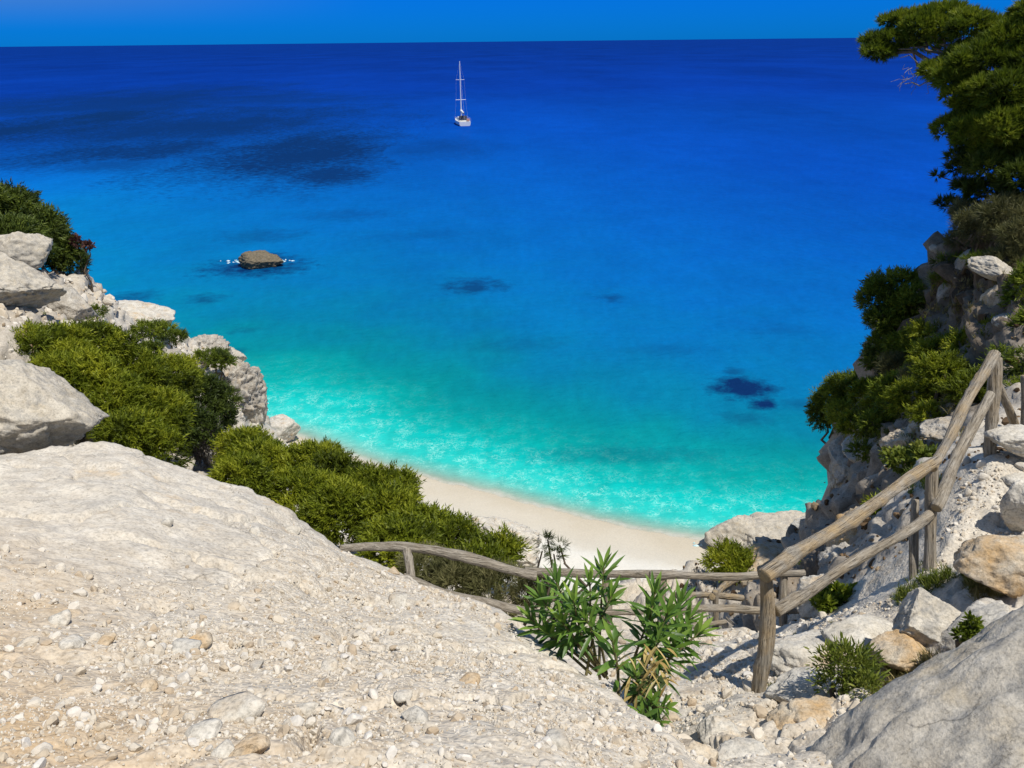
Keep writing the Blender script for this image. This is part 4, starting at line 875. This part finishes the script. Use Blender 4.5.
shrub([L_(872, 395, 13.2, 20, 16, 16), L_(862, 425, 13.2, 20, 16, 12), L_(880, 410, 12.4, 18, 16, 14)], 'mixed green shrub filling the slope behind the cliff corner shrub', 297, dens=330, size=.12, mat='juniper', group=GR)
shrub([L_(925, 375, 11.2, 20, 16, 18), L_(900, 368, 12.0, 20, 16, 16), L_(965, 405, 9.4, 18, 14, 12)], 'olive green shrub in the middle of the right cliff vegetation', 298, dens=380, size=.12, kind='fine', mat='olive_leaf', group=GR)
shrub([L_(930, 335, 11.6, 22, 16, 12), L_(1000, 335, 9.9, 20, 16, 12)], 'thin yellow green shrub climbing the bottom of the brown cliff face', 299, dens=300, size=.12, mat='juniper', group=GR, gaps=.15)
shrub([L_(870, 452, 12.0, 16, 14, 6)], 'dark cushion shrub on the ledge below the cliff corner', 291, dens=300, size=.11, mat='green_leaf')
shrub([L_(905, 462, 9.0, 20, 16, 9), L_(925, 455, 8.6, 12, 12, 8)], 'low yellow green shrub on the ledge below the orange brown rock', 292, dens=380, size=.09, kind='leafy', mat='grass')
shrub([L_(812, 568, 10.5, 9, 9, 8)], 'small green shrub behind the corner post above the beach end', 293, dens=380, size=.09, mat='juniper')
shrub([L_(836, 598, 6.7, 18, 14, 11), L_(824, 604, 6.6, 9, 9, 7)], 'fresh green leafy shrub under the lower rail of the right fence', 294, dens=700, size=.07, kind='leafy', mat='green_leaf', gaps=.1)
shrub([L_(846, 668, 4.35, 20, 16, 18), L_(864, 688, 4.2, 13, 13, 11), L_(832, 684, 4.35, 10, 10, 9)], 'spiky grey green spurge bush beside the big grey slab', 295, dens=900, size=.085, kind='euph', mat='grass', gaps=.2)
shrub([L_(972, 625, 4.15, 5, 5, 12), L_(963, 635, 4.15, 6, 6, 6)], 'small upright green sprig against the triangular boulder', 296, dens=2200, size=.045, kind='leafy', mat='green_leaf', gaps=.1)
def grass_patch(pts, label_seed, n, h, mat, name='grass'):
    r = np.random.RandomState(label_seed); Vs, Fs, vs, n0 = [], [], [], 0
    for k in range(n):
        px, py, sx_, sy_ = pts[r.randint(len(pts))]; p = hit(px+r.normal()*sx_, py+r.normal()*sy_)[0]
        if (p-CAM).length > 30: continue
        V, Fc = TMPL['grass'][r.randint(6)]; s = h*r.uniform(.5, 1.2)
        Vs.append((V*s)@align(r, np.array([0, 0, 1.])+r.normal(size=3)*.2).T+np.array(p)); Fs.append(Fc+n0); n0 += len(V); vs.append(np.full(len(V), r.rand()))
    return tag(link(name, mesh_np(name, np.concatenate(Vs), np.concatenate(Fs), M[mat], False, {'v': np.concatenate(vs)})), kind='stuff')
grass_patch([(950, 578, 18, 5), (925, 585, 8, 4), (975, 580, 8, 5), (905, 600, 6, 4)], 1, 230, .10, 'grass')
grass_patch([(900, 680, 18, 10), (930, 665, 15, 9), (880, 665, 12, 8), (1000, 578, 12, 8), (985, 590, 10, 6)], 2, 420, .10, 'dry_grass', 'dry_grass')
grass_patch([(900, 450, 14, 6), (880, 440, 12, 5), (920, 480, 10, 8), (860, 435, 14, 4)], 3, 260, .13, 'grass')
grass_patch([(780, 668, 3, 6), (830, 610, 5, 5), (800, 640, 4, 4), (770, 690, 4, 3)], 4, 50, .06, 'grass')
grass_patch([(960, 320, 30, 20), (980, 290, 30, 20), (935, 300, 12, 20), (940, 430, 15, 5)], 5, 300, .13, 'dry_grass', 'dry_grass')
grass_patch([(100, 340, 30, 10), (160, 345, 20, 10), (215, 385, 8, 10), (60, 330, 20, 6)], 6, 120, .2, 'grass')

# ---------------------------------------------------------------- oleander
def lance(r, o, d, L, w_, droop, nseg=4):
    """one lance-shaped leaf folded along its midrib"""
    V, Fc = [], []; d = d.normalized(); s = d.cross(Vector((0, 0, 1)))
    s = s.normalized() if s.length > .05 else Vector((1, 0, 0)); s = (Matrix.Rotation(r.uniform(-.6, .6), 3, d) @ s); up = s.cross(d)
    p = Vector(o); dd = d.copy()
    for k in range(nseg+1):
        f = k/nseg; wd = w_*(math.sin(math.pi*min(1, f*.92+.08))**.8)*(.5 if k else .3)
        V += [tuple(p-s*wd+up*wd*.35), tuple(p), tuple(p+s*wd+up*wd*.35)]
        dd = (dd+Vector((0, 0, -droop/nseg))).normalized(); p = p+dd*(L/nseg)
    for k in range(nseg):
        a = k*3; Fc += [(a, a+1, a+4, a+3), (a+1, a+2, a+5, a+4)]
    return V, Fc
def leaf_mesh(name, parent, leaves, mat):
    V, Fc, vv = [], [], []; org = parent.location
    for lv, lf, val in leaves:
        n = len(V); V += [tuple(Vector(v)-org) for v in lv]; Fc += [tuple(i+n for i in f) for f in lf]; vv += [val]*len(lv)
    return link(name, mesh_np(name, V, Fc, M[mat], True, {'v': vv}), parent)
def oleander(base, heads, label, seed, leaf=.15, n=26, wid=.022, low=3):
    r = random.Random(seed); e = empty('oleander', base, label, 'oleander'); lv, sg = [], []
    for (px, py, d) in heads:
        h = P(px, py, d); b = base+Vector((r.uniform(-.07, .07), r.uniform(-.05, .05), -.05))
        mid = b.lerp(h, .5)+Vector((r.uniform(-.03, .03), r.uniform(-.03, .03), .0)); pts = [b, mid, h]
        sg += [(b, mid, .009, .008), (mid, h, .008, .004)]
        axis = (h-mid).normalized(); ax = (axis+Vector((0, 0, .5))).normalized()
        for k in range(n):
            f = k/n; o = h-axis*(1-f)*.17*(leaf/.15)+axis*.01; a = k*2.4+r.uniform(-.3, .3)
            t_ = ax.orthogonal().normalized(); u_ = ax.cross(t_); tilt = 1.45-1.15*f+r.uniform(-.15, .15)
            d_ = ax*math.cos(tilt)+(t_*math.cos(a)+u_*math.sin(a))*math.sin(tilt)
            L = leaf*(1.0-.35*max(0, f-.6)/.4)*r.uniform(.8, 1.12); v, q = lance(r, o, d_, L, wid*r.uniform(.8, 1.15), .5*(1-f)+.1)
            lv.append((v, q, min(1, max(0, .25+.55*f*r.uniform(.6, 1.3)+r.uniform(-.1, .15)))))
        for k in range(low):
            f = r.uniform(.25, .8); o = b.lerp(mid, f*2) if f < .5 else mid.lerp(h, f*2-1); a = r.uniform(0, 6.28)
            d_ = Vector((math.cos(a), math.sin(a), r.uniform(-.2, .5))); v, q = lance(r, o, d_, leaf*r.uniform(.6, .95), wid*.85, .9); lv.append((v, q, r.uniform(.0, .4)))
    twigs('stem', e, sg, 'stem', 6); leaf_mesh('foliage', e, lv, 'oleander'); return e
ob = hit(600, 668)[0]
oleander(P(598, 668, 4.7), [(530, 618, 4.75), (541, 598, 4.7), (556, 582, 4.6), (573, 600, 4.4), (590, 582, 4.65), (604, 566, 4.7), (562, 622, 4.45), (585, 618, 4.4), (612, 596, 4.6), (548, 634, 4.6)], 'tall leafy oleander clump at the edge of the gravel slope, left of the drooping one', 3, .18, 22, .026)
oleander(P(640, 690, 4.55), [(655, 592, 4.5), (668, 612, 4.35), (650, 615, 4.5), (690, 618, 4.6), (682, 600, 4.7), (700, 632, 4.5), (660, 640, 4.3), (676, 640, 4.5)], 'oleander clump with dark drooping leaves, right of the tall one', 4, .18, 22, .027, 6)
oleander(P(616, 700, 4.15), [(612, 640, 4.15)], 'single thick stemmed oleander shoot with broad pale leaves between the two clumps', 5, .17, 13, .036, 3)
lowo = oleander(P(648, 712, 3.9), [(640, 716, 3.75), (660, 722, 3.72), (668, 708, 3.8), (634, 672, 4.0), (652, 700, 3.85)], 'low oleander shoots with dry yellow leaves at the bottom of the plant group', 6, .10, 16, .022, 5)
rd = random.Random(8); dl_ = []
for k in range(46):
    o = P(rd.uniform(628, 668), rd.uniform(642, 698), rd.uniform(3.75, 4.0)); a = rd.uniform(0, 6.28); v, q = lance(rd, o, Vector((math.cos(a)*.9, math.sin(a)*.9, rd.uniform(-1.2, -.2))), rd.uniform(.07, .13), .017, .7); dl_.append((v, q, rd.random()))
leaf_mesh('dry_leaves', lowo, dl_, 'dry_leaf'); lowo['label'] = 'low oleander shoots with dry yellow leaves at the bottom of the plant group'
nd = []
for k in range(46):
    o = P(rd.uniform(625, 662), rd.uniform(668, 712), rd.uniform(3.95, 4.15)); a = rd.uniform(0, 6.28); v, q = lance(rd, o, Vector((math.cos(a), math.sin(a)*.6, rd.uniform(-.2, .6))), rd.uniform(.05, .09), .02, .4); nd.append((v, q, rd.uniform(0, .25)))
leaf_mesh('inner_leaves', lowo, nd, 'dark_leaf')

# ---------------------------------------------------------------- pine
pb = P(1035, 235, 11.4)
pine = empty('pine_tree', pb, 'big green pine leaning out over the sea at the top right', 'tree')
PL = [(896, 42, 12.4, 30, 18, 10), (880, 52, 12.4, 16, 12, 8), (925, 30, 12.2, 26, 18, 20), (905, 22, 12.4, 20, 14, 10), (945, 18, 12.2, 24, 18, 14), (975, 28, 11.8, 26, 20, 16), (938, 72, 11.8, 16, 14, 10), (955, 78, 11.6, 24, 18, 14), (985, 62, 11.3, 30, 22, 20), (1010, 40, 11.2, 24, 20, 18),
      (978, 98, 11.4, 28, 20, 18), (1005, 92, 11.0, 28, 20, 20), (945, 128, 11.9, 12, 12, 9), (962, 122, 11.6, 18, 14, 11), (985, 128, 11.3, 26, 20, 18), (1015, 130, 11.0, 28, 20, 22), (1035, 70, 11.0, 30, 24, 28), (975, 158, 11.7, 20, 16, 12), (1000, 165, 11.3, 28, 20, 18),
      (958, 168, 12.0, 11, 10, 6), (965, 188, 11.9, 14, 12, 8), (985, 192, 11.6, 22, 18, 12), (1000, 148, 11.4, 26, 20, 16), (972, 140, 11.7, 18, 14, 12), (970, 55, 11.9, 24, 18, 14), (990, 112, 11.5, 24, 18, 14), (1025, 180, 11.0, 28, 22, 22), (1060, 120, 10.8, 40, 30, 40), (1050, 20, 11.0, 36, 26, 30), (1085, 60, 10.8, 40, 30, 44), (1070, 190, 10.8, 36, 28, 30), (938, 176, 12.2, 5, 5, 3), (950, 205, 12.2, 12, 10, 5)]
pl = [L_(*a) for a in PL]
def crown(name, lobes, seed, dens, mat):
    return foliage(name, lobes, dens, .115, 'pine', mat, pine, seed, .5, .0)
crown('crown', pl[:17]+pl[22:26]+pl[27:31], 70, 520, 'pine'); crown('lower_crown', pl[17:22]+pl[26:27]+pl[31:], 71, 380, 'dark_leaf')  # lower crown in darker leaves: its shade is put into the colour
sg = limb(pb, P(1045, 120, 11.2), .17, .12, 1, 6, .04)+limb(P(1045, 120, 11.2), P(1060, 10, 11.0), .12, .05, 2, 6, .05)
sg += limb(P(1042, 130, 11.2), P(960, 60, 11.9), .085, .04, 3)+limb(P(960, 60, 11.9), P(880, 48, 12.4), .04, .012, 4)+limb(P(985, 75, 11.7), P(930, 30, 12.2), .04, .012, 5)+limb(P(1045, 110, 11.2), P(975, 30, 11.8), .06, .015, 6)
for i, l in enumerate(pl): 
    src = P(960, 60, 11.9) if i < 5 else (P(1045, 140, 11.2) if l[0].z > P(1000, 145, 11).z else pb+Vector((0, 0, .3))); sg += limb(src, l[0], .022, .007, 20+i, 5, .07)
twigs('trunk', pine, sg, 'bark', 8)
rd = random.Random(4)
for k in range(11):
    a = P(rd.uniform(905, 935), rd.uniform(66, 84), 12.1); b = a+Vector((rd.uniform(-.45, .1), rd.uniform(-.2, .2), rd.uniform(-.28, .16))); twigs('dead_branch', pine, limb(a, b, .0045, .002, 60+k, 4, .12), 'dead_wood', 5)
twigs('dead_branch', pine, limb(P(958, 70, 11.9), P(905, 84, 12.1), .016, .006, 80), 'dead_wood', 5)
twigs('dead_branch', pine, limb(P(950, 62, 11.9), P(900, 58, 12.2), .014, .005, 81), 'dead_wood', 5)

# ---------------------------------------------------------------- sailboat
def mat_plain(name, c, rough=.4):
    t = NT(name); n = t.noise(3, 3); t.L(t.mix(t.ramp(n, [(.3, 0.0), (.7, 1.0)]), tuple(x*.9 for x in c), c), t.b.inputs['Base Color']); t.b.inputs['Roughness'].default_value = rough; t.b.inputs['Specular IOR Level'].default_value = .5; return t.m
M['gel'] = mat_plain('white_gelcoat', (.80, .79, .76), .3); M['deck'] = mat_plain('deck', (.70, .66, .58), .6); M['navy'] = mat_plain('dark_canvas', (.02, .025, .05), .8)
M['alu'] = mat_plain('mast_metal', (.74, .75, .76), .4); M['sailc'] = mat_plain('furled_sail', (.78, .76, .70), .8); M['win'] = mat_plain('dark_glass', (.02, .02, .025), .1); M['anti'] = mat_plain('bottom_paint', (.03, .05, .12), .5); M['rubber'] = mat_plain('dinghy_rubber', (.55, .28, .2), .6)
bp = onz(462, 124)
boat = empty('sailboat', (bp.x, bp.y, 0), 'white sailing yacht at anchor with bare mast and lowered sails', 'sailboat')
boat.rotation_euler = (0, 0, math.radians(101))   # stern towards the beach
def bx(V, Fc, x0, x1, y0, y1, z0, z1, tx=0, ty=0):
    n = len(V)
    for z, a, b in ((z0, 0, 0), (z1, tx, ty)):
        V += [(x0+a, y0+b, z), (x1-a, y0+b, z), (x1-a, y1-b, z), (x0+a, y1-b, z)]
    Fc += [(n, n+3, n+2, n+1), (n+4, n+5, n+6, n+7), (n, n+1, n+5, n+4), (n+1, n+2, n+6, n+5), (n+2, n+3, n+7, n+6), (n+3, n, n+4, n+7)]
def part(name, build, mat, parent=boat, smooth=False):
    V, Fc = [], []; build(V, Fc); return link(name, mesh_np(name, V, Fc, M[mat], smooth), parent)
def hull(V, Fc):
    n = 16; prof = []
    for k in range(n+1):
        f = k/n; x = -5.8+12.0*f; hb = 1.85*(1-max(0, (f-.35)/.65)**2.3)*(0.80+.2*min(1, f/.35)); hb = max(hb, .02); sh = 1.05+.35*f*f
        for (yy, z) in ((hb*.96, sh), (hb, .75), (hb*.92, .2), (hb*.6, -.25), (0.0, -.55), (-hb*.6, -.25), (-hb*.92, .2), (-hb, .75), (-hb*.96, sh)): V.append((x+(z*.25 if f > .5 else 0), yy, z))
    for k in range(n):
        for j in range(8): a = k*9+j; Fc.append((a, a+9, a+10, a+1))
    Fc_ = [(0, 1, 7, 8), (1, 2, 6, 7), (2, 3, 5, 6)]; Fc += Fc_
    for k in range(n): a = k*9; Fc.append((a, a+8, a+17, a+9))
part('hull', hull, 'gel', smooth=False)
part('deck', lambda V, F_: (bx(V, F_, -5.4, -2.2, -1.15, 1.15, 1.0, 1.16),), 'deck')
cab = part('cabin', lambda V, F_: bx(V, F_, -2.2, 3.2, -1.15, 1.15, 1.0, 1.62, .45, .2), 'gel')
part('window', lambda V, F_: (bx(V, F_, -1.3, 2.0, -1.12, -1.0, 1.25, 1.48), bx(V, F_, -1.3, 2.0, 1.0, 1.12, 1.25, 1.48)), 'win', cab)
part('sprayhood', lambda V, F_: bx(V, F_, -3.0, -1.5, -1.1, 1.1, 1.6, 2.25, .3, .25), 'navy')
def tube(V, Fc, p0, p1, r, r1=None, n=6):
    p0 = Vector(p0); p1 = Vector(p1); ax = (p1-p0).normalized(); t_ = ax.orthogonal().normalized(); b_ = ax.cross(t_); k0 = len(V)
    for p, q in ((p0, r), (p1, r1 or r)):
        for j in range(n): a = 2*math.pi*j/n; V.append(tuple(p+t_*math.cos(a)*q+b_*math.sin(a)*q))
    for j in range(n): Fc.append((k0+j, k0+(j+1) % n, k0+n+(j+1) % n, k0+n+j))
mast = part('mast', lambda V, F_: tube(V, F_, (.9, 0, 1.5), (.9, 0, 15.4), .19, .11, 8), 'alu')
part('spreader', lambda V, F_: tube(V, F_, (.9, -1.35, 6.0), (.9, 1.35, 6.0), .07), 'alu', mast)
part('spreader', lambda V, F_: tube(V, F_, (.9, -1.1, 10.9), (.9, 1.1, 10.9), .06), 'alu', mast)
part('rigging', lambda V, F_: [tube(V, F_, a, b, .010, n=4) for a, b in [((.9, 1.7, 1.2), (.9, 1.25, 6.0)), ((.9, -1.7, 1.2), (.9, -1.25, 6.0)), ((.9, 1.25, 6.0), (.9, 1.05, 10.9)), ((.9, -1.25, 6.0), (.9, -1.05, 10.9)), ((.9, 1.05, 10.9), (.9, .05, 15.1)), ((.9, -1.05, 10.9), (.9, -.05, 15.1)), ((-5.6, 0, 1.2), (.9, 0, 15.3))]], 'alu', mast)
boom = part('boom', lambda V, F_: tube(V, F_, (.8, 0, 2.9), (-4.0, 0, 2.8), .09), 'alu')
part('furled_sail', lambda V, F_: tube(V, F_, (.7, 0, 3.25), (-3.8, 0, 3.0), .34, .16, 8), 'sailc', boom, True)
part('railing', lambda V, F_: [tube(V, F_, (x, s*1.6, 1.1), (x, s*1.6, 1.8), .02, n=4) for x in (-5.2, -3.4, -1.4, .8, 2.6) for s in (-1, 1)]+[tube(V, F_, (-5.2, s*1.6, 1.8), (2.6, s*1.6, 1.8), .015, n=4) for s in (-1, 1)], 'alu')
part('life_raft', lambda V, F_: bx(V, F_, -5.5, -4.9, -1.3, -.5, 1.2, 1.75, .05, .05), 'rubber')
